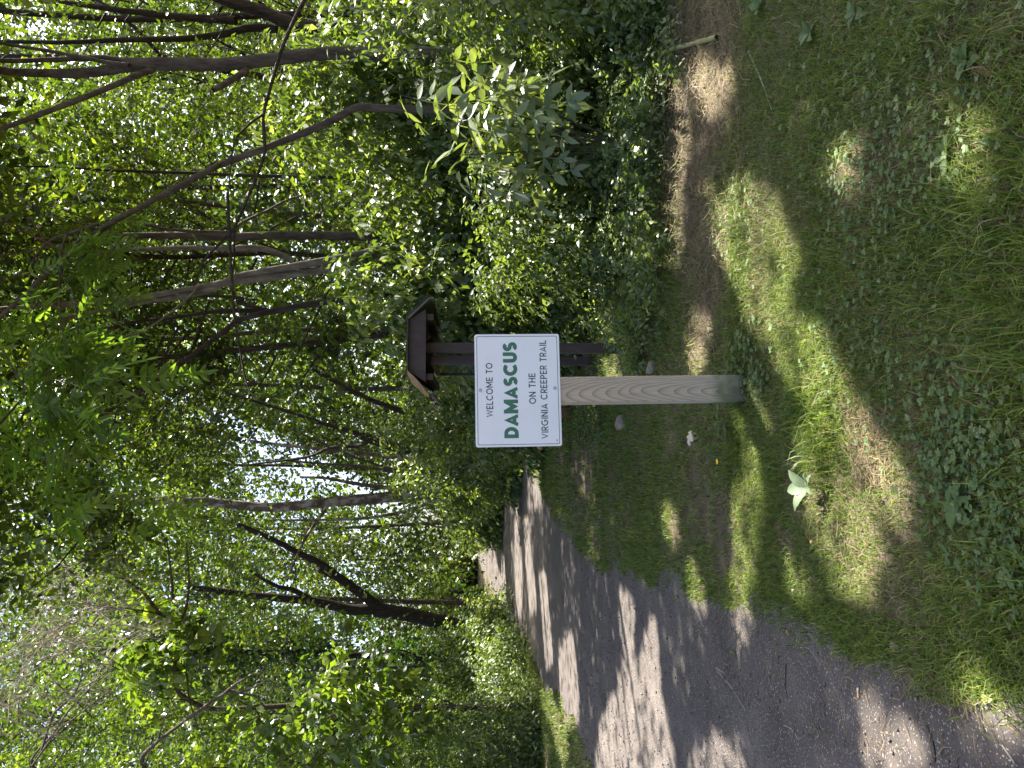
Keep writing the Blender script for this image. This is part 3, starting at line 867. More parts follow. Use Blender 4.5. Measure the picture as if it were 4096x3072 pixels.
lettering('VIRGINIA CREEPER TRAIL', .066, .942, .764, .845, .155, .16, 'sign_teal')
def bolt(u, v):
    bm = bmesh.new()
    bmesh.ops.create_cone(bm, cap_ends=True, segments=16, radius1=.0095, radius2=.0095, depth=.0016)
    bmesh.ops.create_cone(bm, cap_ends=True, segments=6, radius1=.0058, radius2=.0052, depth=.006, matrix=Matrix.Translation((0, 0, .0035)))
    me = bpy.data.meshes.new('bolt'); bm.to_mesh(me); bm.free()
    o = link('bolt', me, MATS['steel'], panel)
    o.rotation_euler = (math.pi / 2, 0, 0)
    o.location = (-SW / 2 + u * SW, yf - .0009, SH / 2 - v * SH)
bolt(.502, .061); bolt(.512, .935)
link('scuff', box(.010, .0004, .004, (-SW / 2 + .05 * SW, yf - .0003, SH / 2 - .945 * SH), 0, 'scuff'), MATS['black_metal'], panel)

# ------------------------------------------------------------------ information kiosk behind the sign
KD = 7.16
kx = W(2482, 1395, KD).x
kiosk = thing('information_kiosk', (kx, KD, 0), 'dark brown notice kiosk with a small clipped roof behind the sign', 'kiosk', rot=(0, 0, math.radians(3.5)))
del kiosk['_abs']
# local: y away from the camera, x right
zt = EYE + (1850 - 1700) / F_PX * KD          # underside of the end beam
zt = W(1702, 1395, KD - .3).z
zr = W(1634, 1395, KD - .3).z
pw = .10
for yy in (0.0, 1.35):
    p_ = link('post', box(pw, pw, zt + .06, (0, yy, (zt + .06) / 2 - .03), .004), MATS['painted_brown'], kiosk)
# end boards: trapezoids at both ends
def trap(y0, th, mat, name):
    xb0, xb1, xt0, xt1 = -.355, .335, -.245, .235
    z0, z1 = zt - .002, zr
    v = [(xb0, y0, z0), (xb1, y0, z0), (xt1, y0, z1), (xt0, y0, z1)]
    v += [(a, y0 + th, c) for a, b, c in v]
    return link(name, mesh_py(name, v, [[0, 1, 2, 3], [7, 6, 5, 4], [0, 4, 5, 1], [1, 5, 6, 2], [2, 6, 7, 3], [3, 7, 4, 0]]), MATS[mat], kiosk)
trap(-.30, .038, 'painted_brown', 'end_board')
trap(1.66, .038, 'painted_brown', 'end_board')
# lengthwise beam the posts carry
link('beam', box(.09, 1.9, .10, (0, .69, zt + .085), .003), MATS['painted_brown'], kiosk)
for xx in (-.30, .27):
    link('rafter_plate', box(.06, 1.88, .08, (xx, .69, zt - .032), .003), MATS['painted_brown'], kiosk)
# nail heads
for xx, zz in ((-.02, .05), (-.02, .02), (.06, .03), (-.07, .055)):
    bm = bmesh.new(); bmesh.ops.create_cone(bm, cap_ends=True, segments=8, radius1=.006, radius2=.005, depth=.004)
    me = bpy.data.meshes.new('nail'); bm.to_mesh(me); bm.free()
    o = link('nail', me, MATS['black_metal'], kiosk); o.rotation_euler = (math.pi / 2, 0, 0); o.location = (xx, -.302, zt + zz)
for zz in (.06, .03):
    me = bpy.data.meshes.get('nail'); o = link('nail', me, None, kiosk); o.rotation_euler = (math.pi / 2, 0, 0); o.location = (.02 if zz > .05 else -.02, -.052, zt - zz)
# roof: two slopes and a flat crown, felt on top with a wavy edge, green soffit below
def roof_slab(pts, th, mat, name, wav=0.0):
    y0, y1 = -.36, 1.98
    m_ = 12
    v = []
    rn = random.Random(3)
    (xa, za), (xb, zb) = pts
    nrm = Vector((-(zb - za), 0, xb - xa)).normalized()
    if nrm.z < 0: nrm = -nrm
    for j in range(m_ + 1):
        yy = y0 + (y1 - y0) * j / m_
        for i in range(5):
            t = i / 4
            w_ = wav * rn.uniform(-1, 1)
            p = Vector((xa + (xb - xa) * t, yy + (rn.uniform(-1, 1) * wav if j in (0, m_) else 0), za + (zb - za) * t + w_))
            v.append(p); v.append(p + nrm * th)
    fs = []
    st = 10
    for j in range(m_):
        for i in range(4):
            a = j * st + i * 2
            fs.append([a, a + st, a + st + 2, a + 2]); fs.append([a + 1, a + 3, a + st + 3, a + st + 1])
    for i in range(4):
        a = i * 2; fs.append([a, a + 2, a + 3, a + 1]); b = m_ * st + i * 2; fs.append([b, b + 1, b + 3, b + 2])
    for j in range(m_):
        a = j * st; fs.append([a, a + 1, a + st + 1, a + st]); b = j * st + 8; fs.append([b, b + st, b + st + 1, b + 1])
    return link(name, mesh_py(name, v, fs), MATS[mat], kiosk)
e = .001
roof_slab([(-.262, zr + e), (.252, zr + e)], .014, 'roof_felt', 'roof_crown', .004)
roof_slab([(.237, zr - .004), (.43, zt - .045)], .016, 'soffit_green', 'roof_deck')
roof_slab([(-.247, zr - .004), (-.46, zt - .045)], .016, 'soffit_green', 'roof_deck')
roof_slab([(.246, zr + .016), (.452, zt - .03)], .012, 'roof_felt', 'roof_felt', .004)
roof_slab([(-.256, zr + .016), (-.482, zt - .03)], .012, 'roof_felt', 'roof_felt', .004)
link('eave_trim', box(.02, 2.3, .05, (.438, .81, zt - .055), .002), MATS['soffit_green'], kiosk)
link('eave_trim', box(.02, 2.3, .04, (-.468, .81, zt - .058), .002), MATS['painted_brown'], kiosk)
# raw unpainted rake board, broken along one edge
rk = [(-.236, .006), (-.262, -.004), (-.30, -.052), (-.345, -.093), (-.41, -.145), (-.50, -.205), (-.475, -.145), (-.415, -.092), (-.40, -.062), (-.345, -.028), (-.285, .004)]
v = [(x, -.372, zr + z) for x, z in rk] + [(x, -.356, zr + z) for x, z in rk]
n = len(rk)
link('rake_board', mesh_py('rake_board', v, [list(range(n)), list(range(2 * n - 1, n - 1, -1))] + [[(i + 1) % n, i, n + i, n + (i + 1) % n] for i in range(n)]), MATS['raw_wood'], kiosk)
# glazed notice case on the side towards the trail
ct = W(1722, 1455, KD).z
case = link('notice_case', box(.07, 1.5, ct - .82, (-.10, .80, (ct + .82) / 2), .004), MATS['painted_brown'], kiosk)
link('case_frame', box(.03, .05, ct - .84, (-.146, .085, (ct + .84) / 2), .003), MATS['black_metal'], case)
link('case_frame', box(.03, .05, ct - .84, (-.146, 1.52, (ct + .84) / 2), .003), MATS['black_metal'], case)
link('case_frame', box(.03, 1.38, .045, (-.146, .80, ct - .025), .003), MATS['soffit_green'], case)
link('case_frame', box(.03, 1.38, .045, (-.146, .80, .865), .003), MATS['black_metal'], case)
link('pane', box(.006, 1.38, ct - .96, (-.142, .80, (ct + .84) / 2), 0), MATS['case_glass'], case)

# ------------------------------------------------------------------ bench that peeps out from behind the sign
bx = W(2180, 1797, 10.3).x
bench = thing('park_bench', (bx + .75, 10.4, 0), 'wooden bench behind the sign, one pale seat end and one brown leg showing', 'bench')
del bench['_abs']
for k, yy in enumerate((-.15, 0, .15)):
    link('seat_plank', box(1.5, .13, .04, (0, yy, .455), .004), MATS['raw_wood'], bench)
for xx in (-.23, .5):
    lg = link('leg', box(.16, .34, .44, (xx, 0, .215), .005), MATS['brown_stain'], bench)

# ------------------------------------------------------------------ trees
TREES = []
def tree(name, label, limbs, bark='bark_grey', cat='tree', group='woodland trees', base=None, crown_mat='leaf_forest', sides=9, flare=.25, ground_d=None):
    """limbs: list of (part name, points from the foot upwards, radius low, radius high); the first is the trunk"""
    p0 = Vector(limbs[0][1][0])
    b = Vector((p0.x, p0.y, 0)) if base is None else Vector(base)
    t = thing(name, b, label, cat, group)
    for k, (pn, pts, r0, r1) in enumerate(limbs):
        pts = [tuple(p) for p in pts]
        if k == 0 and p0.z > .05:
            mid = (b.x + (p0.x - b.x) * .6, b.y + (p0.y - b.y) * .6, p0.z * .5)
            pts = [(b.x, b.y, -.15), mid] + pts
        tube(pn, pts, r0, r1, bark, t, sides=sides if r0 > .03 else 6, sub=5, rough=.05, flare=flare if k == 0 else 0)
    TREES.append(dict(root=t, x=b.x, y=b.y, acc=Acc(), tw=Acc(), mat=crown_mat, bark=bark, limbs=limbs))
    return TREES[-1]

def px_r(px_width, d):
    return px_width * d / F_PX / 2

# right-hand woods
t1 = tree('box_elder_tree', 'grey trunk forking into two near the thicket, with a broken stub and long slanting branch', [
    ('trunk', Z('B', [(1700, 430), (1300, 430), (800, 432), (400, 475), (0, 520)], 8.2) + Z('A', [(1500, 515), (1250, 515), (1020, 520)], 8.2), px_r(48, 8.2), px_r(50, 8.2)),
    ('limb', Z('A', [(1060, 530), (750, 580), (400, 590), (0, 568), (-500, 520), (-1400, 500)], (8.2, 9)), px_r(42, 8.2), .03),
    ('limb', Z('A', [(1080, 500), (800, 462), (450, 478), (0, 486), (-600, 440), (-1300, 380)], (8.2, 9)), px_r(24, 8.2), .02),
    ('branch', Z('A', [(1230, 560), (1100, 605), (800, 735), (500, 852), (0, 1040), (-500, 1200), (-1100, 1330)], (8.2, 7.6)), px_r(26, 8.2), .02),
    ('branch', Z('A', [(1040, 525), (850, 500), (700, 468), (400, 412), (0, 345), (-400, 260)], (8.1, 8.4)), px_r(17, 8.2), .015),
    ('broken_stub', Z('A', [(1990, 565), (1850, 650), (1715, 725)], (8.15, 7.9)), px_r(26, 8.2), px_r(22, 8.2)),
    ('branch', Z('A', [(2120, 460), (1980, 420), (1800, 385), (1650, 350)], (8.2, 8.5)), .012, .006)])
t2 = tree('walnut_tree', 'slim trunk leaning out over the lawn and bearing feathery compound leaves overhead', [
    ('trunk', Z('B', [(1560, 880), (1250, 870), (1060, 865), (840, 980), (500, 1122), (0, 1312)], 7.4) + Z('C', [(1700 - 0, -250), (1240, 0), (880, 195), (560, 430), (220, 745), (-60, 1000)], (7.3, 6.6)), px_r(36, 7.4), .02),
    ('branch', Z('C', [(890, 190), (750, 205), (560, 270), (400, 330), (270, 480), (240, 620)], (7.2, 6.7)), .018, .006),
    ('branch', Z('C', [(800, 270), (700, 430), (500, 560), (480, 800), (490, 1040)], (7.0, 6.5)), .014, .006),
    ('branch', Z('C', [(540, 260), (490, 420), (500, 600), (580, 740), (620, 920), (630, 1090)], (6.9, 6.3)), .012, .005),
    ('branch', Z('C', [(220, 745), (300, 800), (260, 880), (100, 1050)], (6.6, 6.4)), .012, .005),
    ('branch', Z('C', [(480, 860), (500, 1040), (540, 1230), (570, 1370)], (6.5, 6.0)), .010, .004),
    ('branch', Z('C', [(-60, 1000), (20, 1200), (200, 1500), (430, 1600)], (6.5, 5.8)), .014, .005),
    ('branch', Z('E', [(430, 0), (440, 250), (400, 480), (350, 620)], (6.0, 5.8)), .008, .004),
    ('branch', Z('E', [(0, 390), (150, 220), (330, 0), (500, -200)], (5.8, 6.2)), .010, .006)], crown_mat='leaf_walnut')
t2['compound'] = True
t3 = tree('maple_tree', 'straight grey trunk rising through the middle of the thicket behind the leaning one', [
    ('trunk', Z('D', [(1650, 320), (1400, 310), (1000, 290), (400, 285), (0, 300)], 11.5) + Z('C', [(1500, 285), (1000, 290), (600, 320), (200, 335), (-300, 360), (-1200, 400)], (11.5, 12)), px_r(45, 11.5), .03),
    ('branch', Z('D', [(60, 250), (140, 180), (330, 90), (500, 0), (700, -60)], (11.3, 10.8)), .03, .01),
    ('branch', Z('C', [(1900, 260), (1500, 250), (1180, 200), (1000, 110), (800, 60)], (11.4, 11)), .028, .01)])
t4 = tree('twin_stem_maple_tree', 'leaning double trunk, sunlight painted into its bark, with one sunlit stem beside the sky gap', [
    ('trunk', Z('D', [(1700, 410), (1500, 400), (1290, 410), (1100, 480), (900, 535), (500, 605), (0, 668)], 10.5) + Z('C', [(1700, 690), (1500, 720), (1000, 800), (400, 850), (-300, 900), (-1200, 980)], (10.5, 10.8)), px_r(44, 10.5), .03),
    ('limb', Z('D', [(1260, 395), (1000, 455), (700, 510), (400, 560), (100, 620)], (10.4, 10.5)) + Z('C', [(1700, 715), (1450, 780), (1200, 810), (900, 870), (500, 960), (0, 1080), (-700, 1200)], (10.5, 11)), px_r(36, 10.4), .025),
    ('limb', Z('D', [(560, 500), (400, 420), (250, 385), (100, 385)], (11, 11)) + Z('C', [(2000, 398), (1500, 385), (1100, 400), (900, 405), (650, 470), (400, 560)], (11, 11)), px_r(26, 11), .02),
    ('branch', Z('C', [(1600, 690), (1500, 800), (1300, 960), (1150, 1050), (1000, 1100)], (10.4, 10)), .02, .008)], bark='bark_sunlit')
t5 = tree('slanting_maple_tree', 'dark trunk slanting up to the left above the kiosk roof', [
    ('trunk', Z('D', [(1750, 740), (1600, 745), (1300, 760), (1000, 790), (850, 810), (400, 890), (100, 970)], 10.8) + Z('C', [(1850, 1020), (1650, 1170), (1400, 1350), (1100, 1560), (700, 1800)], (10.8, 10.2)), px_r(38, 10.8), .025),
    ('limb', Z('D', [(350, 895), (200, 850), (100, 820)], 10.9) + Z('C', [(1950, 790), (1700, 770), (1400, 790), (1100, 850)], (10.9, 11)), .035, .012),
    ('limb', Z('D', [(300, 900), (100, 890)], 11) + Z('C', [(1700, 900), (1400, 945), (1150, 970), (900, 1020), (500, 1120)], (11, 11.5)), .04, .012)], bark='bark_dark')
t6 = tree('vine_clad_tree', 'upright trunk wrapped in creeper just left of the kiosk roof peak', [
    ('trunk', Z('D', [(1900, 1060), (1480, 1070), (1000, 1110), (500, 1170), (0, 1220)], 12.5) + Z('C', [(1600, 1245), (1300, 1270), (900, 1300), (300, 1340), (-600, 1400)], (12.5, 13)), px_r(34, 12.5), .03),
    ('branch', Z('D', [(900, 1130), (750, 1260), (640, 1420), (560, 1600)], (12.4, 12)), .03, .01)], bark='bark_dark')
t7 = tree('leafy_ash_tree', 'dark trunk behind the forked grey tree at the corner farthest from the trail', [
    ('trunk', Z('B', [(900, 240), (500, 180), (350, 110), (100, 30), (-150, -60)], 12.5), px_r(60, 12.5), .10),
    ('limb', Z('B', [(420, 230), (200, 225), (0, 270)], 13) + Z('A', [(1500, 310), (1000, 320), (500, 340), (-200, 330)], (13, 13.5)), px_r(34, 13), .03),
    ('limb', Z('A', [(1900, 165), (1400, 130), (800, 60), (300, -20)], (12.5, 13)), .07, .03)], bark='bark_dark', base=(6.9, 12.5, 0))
t7b = tree('thin_sapling', 'thin dark upright stem crossing behind the slanting branch', [
    ('trunk', Z('A', [(2100, 1415), (1500, 1390), (900, 1370), (500, 1345), (0, 1335), (-800, 1330)], 12), px_r(16, 12), .012)], bark='bark_dark')
t7c = tree('dead_tangle_branch', 'dark crooked dead limb draped across the trunks over the thicket', [
    ('trunk', Z('B', [(900, -420), (640, 0), (530, 220), (450, 410), (395, 600), (330, 830), (308, 950), (320, 1150), (300, 1300), (180, 1600)], (7.9, 7.0)) + Z('D', [(90, 190), (60, 240)], 6.9) + Z('C', [(1720, 400), (1640, 490), (1560, 690)], (6.9, 6.6)), px_r(19, 7.5), .008),
    ('branch', Z('B', [(310, 920), (220, 980), (100, 1100), (60, 1230), (30, 1500)], (7.3, 6.9)), .014, .006),
    ('branch', Z('C', [(1830, -60), (1850, 400), (1870, 700), (1885, 930), (1930, 1200), (1985, 1480), (2060, 1600)], (6.8, 6.2)), .015, .006),
    ('branch', Z('C', [(1880, 230), (1885, 500), (1860, 640), (1900, 800), (1940, 950)], (6.8, 6.5)), .009, .004)], bark='bark_dark', cat='fallen branch', base=(3.9, 7.9, 0), flare=0)

# woods beyond the trail fork
t8 = tree('leaning_maple_tree', 'dark trunk leaning right, just above the sign\'s upper edge', [
    ('trunk', Z('H', [(1800, 300), (1400, 175), (1250, 100), (1050, 30), (850, -60), (500, -250)], 22), px_r(40, 22), .05)], bark='bark_dark', base=(-.8, 22, 0))
t9 = tree('forked_maple_tree', 'dark forked trunk beyond the trail branch, nearest the sign', [
    ('trunk', Z('H', [(1900, 520), (1490, 450), (1200, 390), (1050, 350), (900, 290)], 24), px_r(38, 24), px_r(34, 24)),
    ('limb', Z('H', [(920, 300), (800, 250), (540, 175), (300, 90), (-200, -60)], (24, 24)), px_r(24, 24), .04),
    ('limb', Z('H', [(960, 330), (850, 370), (640, 385), (450, 460), (0, 520)], (24, 25)), px_r(20, 24), .03)], bark='bark_dark')
t10 = tree('smooth_brown_tree', 'smooth reddish brown trunk close beside the forked one', [
    ('trunk', Z('H', [(1800, 560), (1540, 510), (1250, 470), (960, 440), (600, 400), (0, 330)], 27), px_r(28, 27), .05)], bark='bark_sycamore')
t10b = tree('slender_maple_tree', 'slender sapling stems arching right between dark forked trunk and sycamore', [
    ('trunk', Z('H', [(1700, 690), (1450, 665), (1280, 610), (1150, 560), (870, 470), (540, 330), (300, 220)], 25), px_r(14, 25), .03),
    ('limb', Z('H', [(1540, 570), (1150, 575), (880, 535), (560, 510), (200, 480)], (26, 26)), .07, .03)])
t11 = tree('sycamore_tree', 'tall sycamore with mottled brown and white bark at the trail fork', [
    ('trunk', Z('H', [(1990, 700), (1690, 738), (1450, 755), (1200, 775), (900, 800), (600, 825), (150, 865)], 28) + Z('E', [(1590, 1015), (1100, 1020), (650, 1030), (-200, 1080), (-900, 1100)], (28, 29)), px_r(64, 28), .10),
    ('limb', Z('H', [(1330, 750), (1200, 715), (1000, 695), (800, 665), (620, 630), (400, 620)], (28, 28)), px_r(22, 28), .04),
    ('branch', Z('H', [(1650, 790), (1420, 840), (1200, 905), (900, 955), (500, 965), (150, 965)], (27.5, 27)), .08, .03),
    ('branch', Z('H', [(1780, 830), (1740, 920), (1600, 1000), (1500, 1020), (1330, 950), (1200, 900)], (27.5, 26.5)), .06, .02),
    ('branch', Z('H', [(620, 860), (500, 1030), (400, 1200), (300, 1450)], (27.5, 26)), .07, .03)], bark='bark_sycamore')
t12 = tree('forked_locust_tree', 'large dark leaning trunk with a broad fork at the left trail edge', [
    ('trunk', Z('I', [(1960, 545), (1900, 535), (1600, 450), (1300, 378), (1000, 330)], 33), px_r(66, 33), px_r(54, 33)),
    ('limb', Z('I', [(1020, 330), (800, 330), (500, 265), (250, 240), (0, 215), (-500, 150)], (33, 33)), px_r(46, 33), .12),
    ('limb', Z('I', [(1020, 310), (940, 240), (850, 175), (700, 70), (560, 0)], (33, 32.5)) + Z('H', [(680, 1400), (560, 1310), (400, 1235), (220, 1140), (-100, 1000)], (32.5, 32)), px_r(42, 33), .10),
    ('branch', Z('I', [(500, 260), (350, 180), (200, 140), (0, 20)], (33, 32.5)), .14, .06)], bark='bark_dark')
t13 = tree('far_locust_tree', 'thin upright trunk standing just behind the big leaning fork', [
    ('trunk', Z('I', [(1780, 280), (1500, 275), (1100, 265), (700, 250), (200, 240)], 42), px_r(24, 42), .1)], bark='bark_grey')
t14 = tree('ivy_covered_tree', 'upright trunk smothered in dark ivy left of the big leaning fork', [
    ('trunk', Z('I', [(1900, 700), (1700, 692), (1000, 705), (500, 682), (0, 680), (-600, 670), (-1200, 660)], 30), px_r(34, 30), .10),
    ('limb', Z('I', [(1750, 745), (1400, 735), (1000, 720)], 30), .1, .08)], bark='bark_dark')
t14b = tree('crooked_sapling', 'crooked thin stem beside the ivy covered trunk', [
    ('trunk', Z('I', [(1850, 790), (1600, 785), (1400, 790), (1200, 800), (1000, 790)], 27), px_r(13, 27), .03),
    ('branch', Z('I', [(1410, 780), (1350, 720), (1250, 670), (1100, 655)], 27), .05, .02)], bark='bark_dark')
t15 = tree('pole_sapling', 'thin straight pole of a tree left of the crooked stem', [
    ('trunk', Z('I', [(1850, 915), (1580, 910), (1200, 912), (850, 905), (300, 880), (-300, 870)], 30), px_r(11, 30), .04)])
t16 = tree('basswood_tree', 'broad-leaved young tree arching over the trail from the left verge', [
    ('trunk', Z('I', [(1900, 1120), (1450, 1115), (1200, 1105), (1030, 1100), (700, 1080), (100, 1120)], 15.5) + Z('F', [(1700, 1130), (1500, 1050), (1420, 960), (1410, 750), (1400, 550), (1390, 390)], (15.5, 14.5)), px_r(26, 15.5), .04),
    ('branch', Z('F', [(1395, 400), (1280, 360), (1180, 230), (1050, 120), (850, 20), (600, -80)], (14.5, 14)), .045, .015),
    ('branch', Z('F', [(1400, 390), (1390, 200), (1370, 0), (1340, -250)], (14.5, 14)), .035, .012),
    ('branch', Z('F', [(1400, 500), (1490, 350), (1520, 100), (1500, -200)], (14.5, 14)), .035, .012),
    ('branch', Z('F', [(1300, 380), (1180, 350), (1050, 330), (900, 320), (700, 280), (400, 340)], (14.4, 13.6)), .02, .006),
    ('branch', Z('F', [(1420, 700), (1500, 850), (1520, 1050), (1600, 1300)], (14.8, 14)), .03, .01)], crown_mat='leaf_basswood')
t17 = tree('dead_snag', 'bare dead tree with bleached broken branches at the top left of the trail', [
    ('trunk', Z('I', [(1950, 1900), (1300, 1900), (600, 1850)], 13.5) + Z('F', [(1500, 1790), (1230, 1680), (1140, 1540), (1270, 1395), (1550, 1185), (1720, 1060), (1850, 985)], (13.5, 12.5)), .06, px_r(11, 12.5)),
    ('branch', Z('F', [(1850, 985), (1960, 1010), (2080, 1035)], (12.5, 12.3)), .03, .015),
    ('branch', Z('F', [(1930, 1000), (2040, 960), (2150, 910), (2220, 940)], (12.4, 12.2)), .018, .008),
    ('branch', Z('F', [(1800, 1010), (1900, 930), (2010, 870), (2100, 840), (2150, 740)], (12.5, 12.2)), .025, .007),
    ('branch', Z('F', [(1270, 1390), (1300, 1280), (1340, 1180), (1410, 1090)], (13, 12.8)), .014, .006),
    ('branch', Z('F', [(1250, 1700), (700, 1760), (260, 1590), (430, 1330), (550, 1150), (700, 990), (880, 830)], (13, 12)), .025, .008),
    ('branch', Z('F', [(330, 1480), (420, 1200), (480, 1120), (600, 1010), (660, 840), (650, 720)], (12.4, 11.8)), .02, .006),
    ('branch', Z('F', [(260, 1590), (450, 1330), (620, 1190), (800, 1050), (900, 970)], (12.3, 12)), .018, .006)], bark='bark_grey', cat='dead tree', base=None)

# bleached twigs of the dead snag and dead hanging sprays
def spray(t, start, heading, n, ln, r, seed, bark_part='twig', down=.0):
    rn = random.Random(seed)
    acc = Acc()
    def grow(p, h, L, r, lev):
        pts = [p]
        q_ = Vector(p); hh = Vector(h)
        for k in range(4):
            hh = (hh + Vector((rn.uniform(-.28, .28), rn.uniform(-.28, .28), rn.uniform(-.28, .28) - down))).normalized()
            q_ = q_ + hh * L / 4
            pts.append(tuple(q_))
            if lev < 3 and (k > 0 or lev == 0) and rn.random() < .85:
                side = (hh + Vector((rn.uniform(-1, 1), rn.uniform(-.6, .6), rn.uniform(-1, 1))) * .75).normalized()
                grow(tuple(q_), side, L * rn.uniform(.45, .75), r * .6, lev + 1)
        V, Fq = tube_arrays(pts, r, r * .45, sides=4, sub=2, rough=.05)
        acc.add(V, Fq)
    for _ in range(n):
        h = (Vector(heading) + Vector((rn.uniform(-.25, .25), rn.uniform(-.25, .25), rn.uniform(-.25, .25)))).normalized()
        s0 = Vector(start) + Vector((rn.uniform(-.15, .15), rn.uniform(-.2, .2), rn.uniform(-.15, .15)))
        grow(tuple(s0), h, ln * rn.uniform(.7, 1.2), r, 0)
    o = link(bark_part, acc.mesh(bark_part), MATS['twig_dead'], t['root'])
    o['kind'] = 'stuff'
    return o
spray(t17, W(560, 2420, 12.5), (-.12, 0, 1), 6, 1.8, .013, 3)
spray(t17, W(420, 2640, 12.2), (.25, 0, 1), 4, 1.3, .012, 5)
spray(t17, W(280, 2900, 12.4), (.45, 0, .9), 4, 1.6, .013, 6)
spray(t17, W(640, 2350, 12.8), (.15, 0, 1), 4, 1.3, .010, 9)
spray(t17, W(480, 2250, 12.6), (-.1, 0, 1), 4, 1.6, .010, 13)
spray(t17, W(600, 2550, 12.3), (.1, 0, 1), 5, 1.9, .011, 14)
spray(t17, W(420, 2800, 12.2), (.3, 0, 1), 4, 1.5, .011, 15)
spray(t17, W(700, 2480, 12.9), (-.3, 0, 1), 4, 1.7, .010, 16)

# filler trunks deeper in the woods, each its own tree
rnf = random.Random(21)
def filler(name, label, px0, d, wpx, lean, top, bark):
    x0 = W(1900, px0, d).x
    h = top
    pts = [(x0 + lean * h * t + .15 * rnf.uniform(-1, 1), d + rnf.uniform(-.3, .3), h * t) for t in (0.02, .18, .36, .55, .75, 1.0)]
    lim = [('trunk', pts, px_r(wpx, d), .05)]
    for k in range(3):
        i = 2 + k
        p = Vector(pts[i]); sgn = rnf.choice((-1, 1))
        lim.append(('limb', [tuple(p), tuple(p + Vector((sgn * rnf.uniform(.5, 1.2), rnf.uniform(-.6, .6), rnf.uniform(.8, 1.6)))), tuple(p + Vector((sgn * rnf.uniform(1.2, 2.4), rnf.uniform(-1, 1), rnf.uniform(2.2, 3.6))))], px_r(wpx, d) * .4, .02))
    return tree(name, label, lim, bark=bark)
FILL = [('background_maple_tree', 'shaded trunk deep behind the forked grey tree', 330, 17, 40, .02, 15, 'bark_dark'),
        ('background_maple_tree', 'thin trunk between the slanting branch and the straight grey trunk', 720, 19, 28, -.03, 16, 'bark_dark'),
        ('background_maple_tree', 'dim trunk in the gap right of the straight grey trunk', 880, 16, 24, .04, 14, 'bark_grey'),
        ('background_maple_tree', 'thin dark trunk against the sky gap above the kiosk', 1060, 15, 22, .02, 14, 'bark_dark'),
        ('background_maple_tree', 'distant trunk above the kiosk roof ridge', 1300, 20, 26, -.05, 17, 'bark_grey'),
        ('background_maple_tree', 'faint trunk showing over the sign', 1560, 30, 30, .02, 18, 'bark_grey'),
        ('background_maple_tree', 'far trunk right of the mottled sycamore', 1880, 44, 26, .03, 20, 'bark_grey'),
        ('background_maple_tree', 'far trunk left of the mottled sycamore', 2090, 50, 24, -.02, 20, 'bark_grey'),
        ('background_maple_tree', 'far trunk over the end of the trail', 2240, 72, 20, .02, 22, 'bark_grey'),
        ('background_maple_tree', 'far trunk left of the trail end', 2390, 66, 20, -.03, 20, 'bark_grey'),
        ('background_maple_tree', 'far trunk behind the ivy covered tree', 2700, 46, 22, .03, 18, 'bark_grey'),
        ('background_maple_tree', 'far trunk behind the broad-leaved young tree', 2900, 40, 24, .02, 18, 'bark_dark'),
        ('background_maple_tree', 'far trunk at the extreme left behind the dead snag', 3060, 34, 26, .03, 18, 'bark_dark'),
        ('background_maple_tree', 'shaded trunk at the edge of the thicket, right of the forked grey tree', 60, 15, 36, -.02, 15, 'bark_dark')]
for f_ in FILL: filler(*f_)

# ---- foliage: clumps are laid through the woods and each goes to the crown of the nearest tree
TX = np.array([(t['x'], t['y']) for t in TREES])
NOCROWN = {'dead_tangle_branch', 'dead_snag'}
ELIG = np.array([t['root'].name.split('.')[0] not in NOCROWN for t in TREES])
def proj(P):
    """pixel of world points (n,3)"""
    v = P - np.array([0, 0, EYE])
    dep = v @ np.array(FWD)
    return CX - (v @ np.array(UP)) / dep * F_PX, CY - (v @ np.array(RIGHT)) / dep * F_PX, dep

SKYGAP = [((900, 1010), 150, 90, .85), ((1030, 1060), 90, 60, .9), ((1520, 1090), 90, 60, .9), ((1560, 1290), 60, 45, .8), ((170, 1030), 120, 60, .6), ((1230, 90), 70, 60, .8), ((300, 230), 90, 50, .5),
          ((580, 1150), 120, 60, .5), ((1130, 2230), 70, 120, .8), ((520, 2000), 90, 60, .5), ((1050, 2960), 60, 110, .7), ((90, 2080), 90, 70, .5), ((1090, 1000), 80, 40, .7), ((1600, 1240), 40, 40, .6),
          ((700, 1250), 90, 50, .5), ((420, 560), 120, 60, .4), ((350, 3040), 80, 60, .6)]
CLEAR = []
for t in TREES:
    if t['root'].name.startswith(('background', 'dead', 'basswood')): continue
    for pn, pts, r0, r1 in t['limbs'][:3]:
        if r0 * F_PX / pts[0][1] < 9: continue
        q_ = smooth_path([tuple(p) for p in pts], 6)
        a_, b_, c_ = proj(q_)
        for i in range(len(q_)):
            if 0 < a_[i] < 2000: CLEAR.append((a_[i], b_[i], c_[i]))
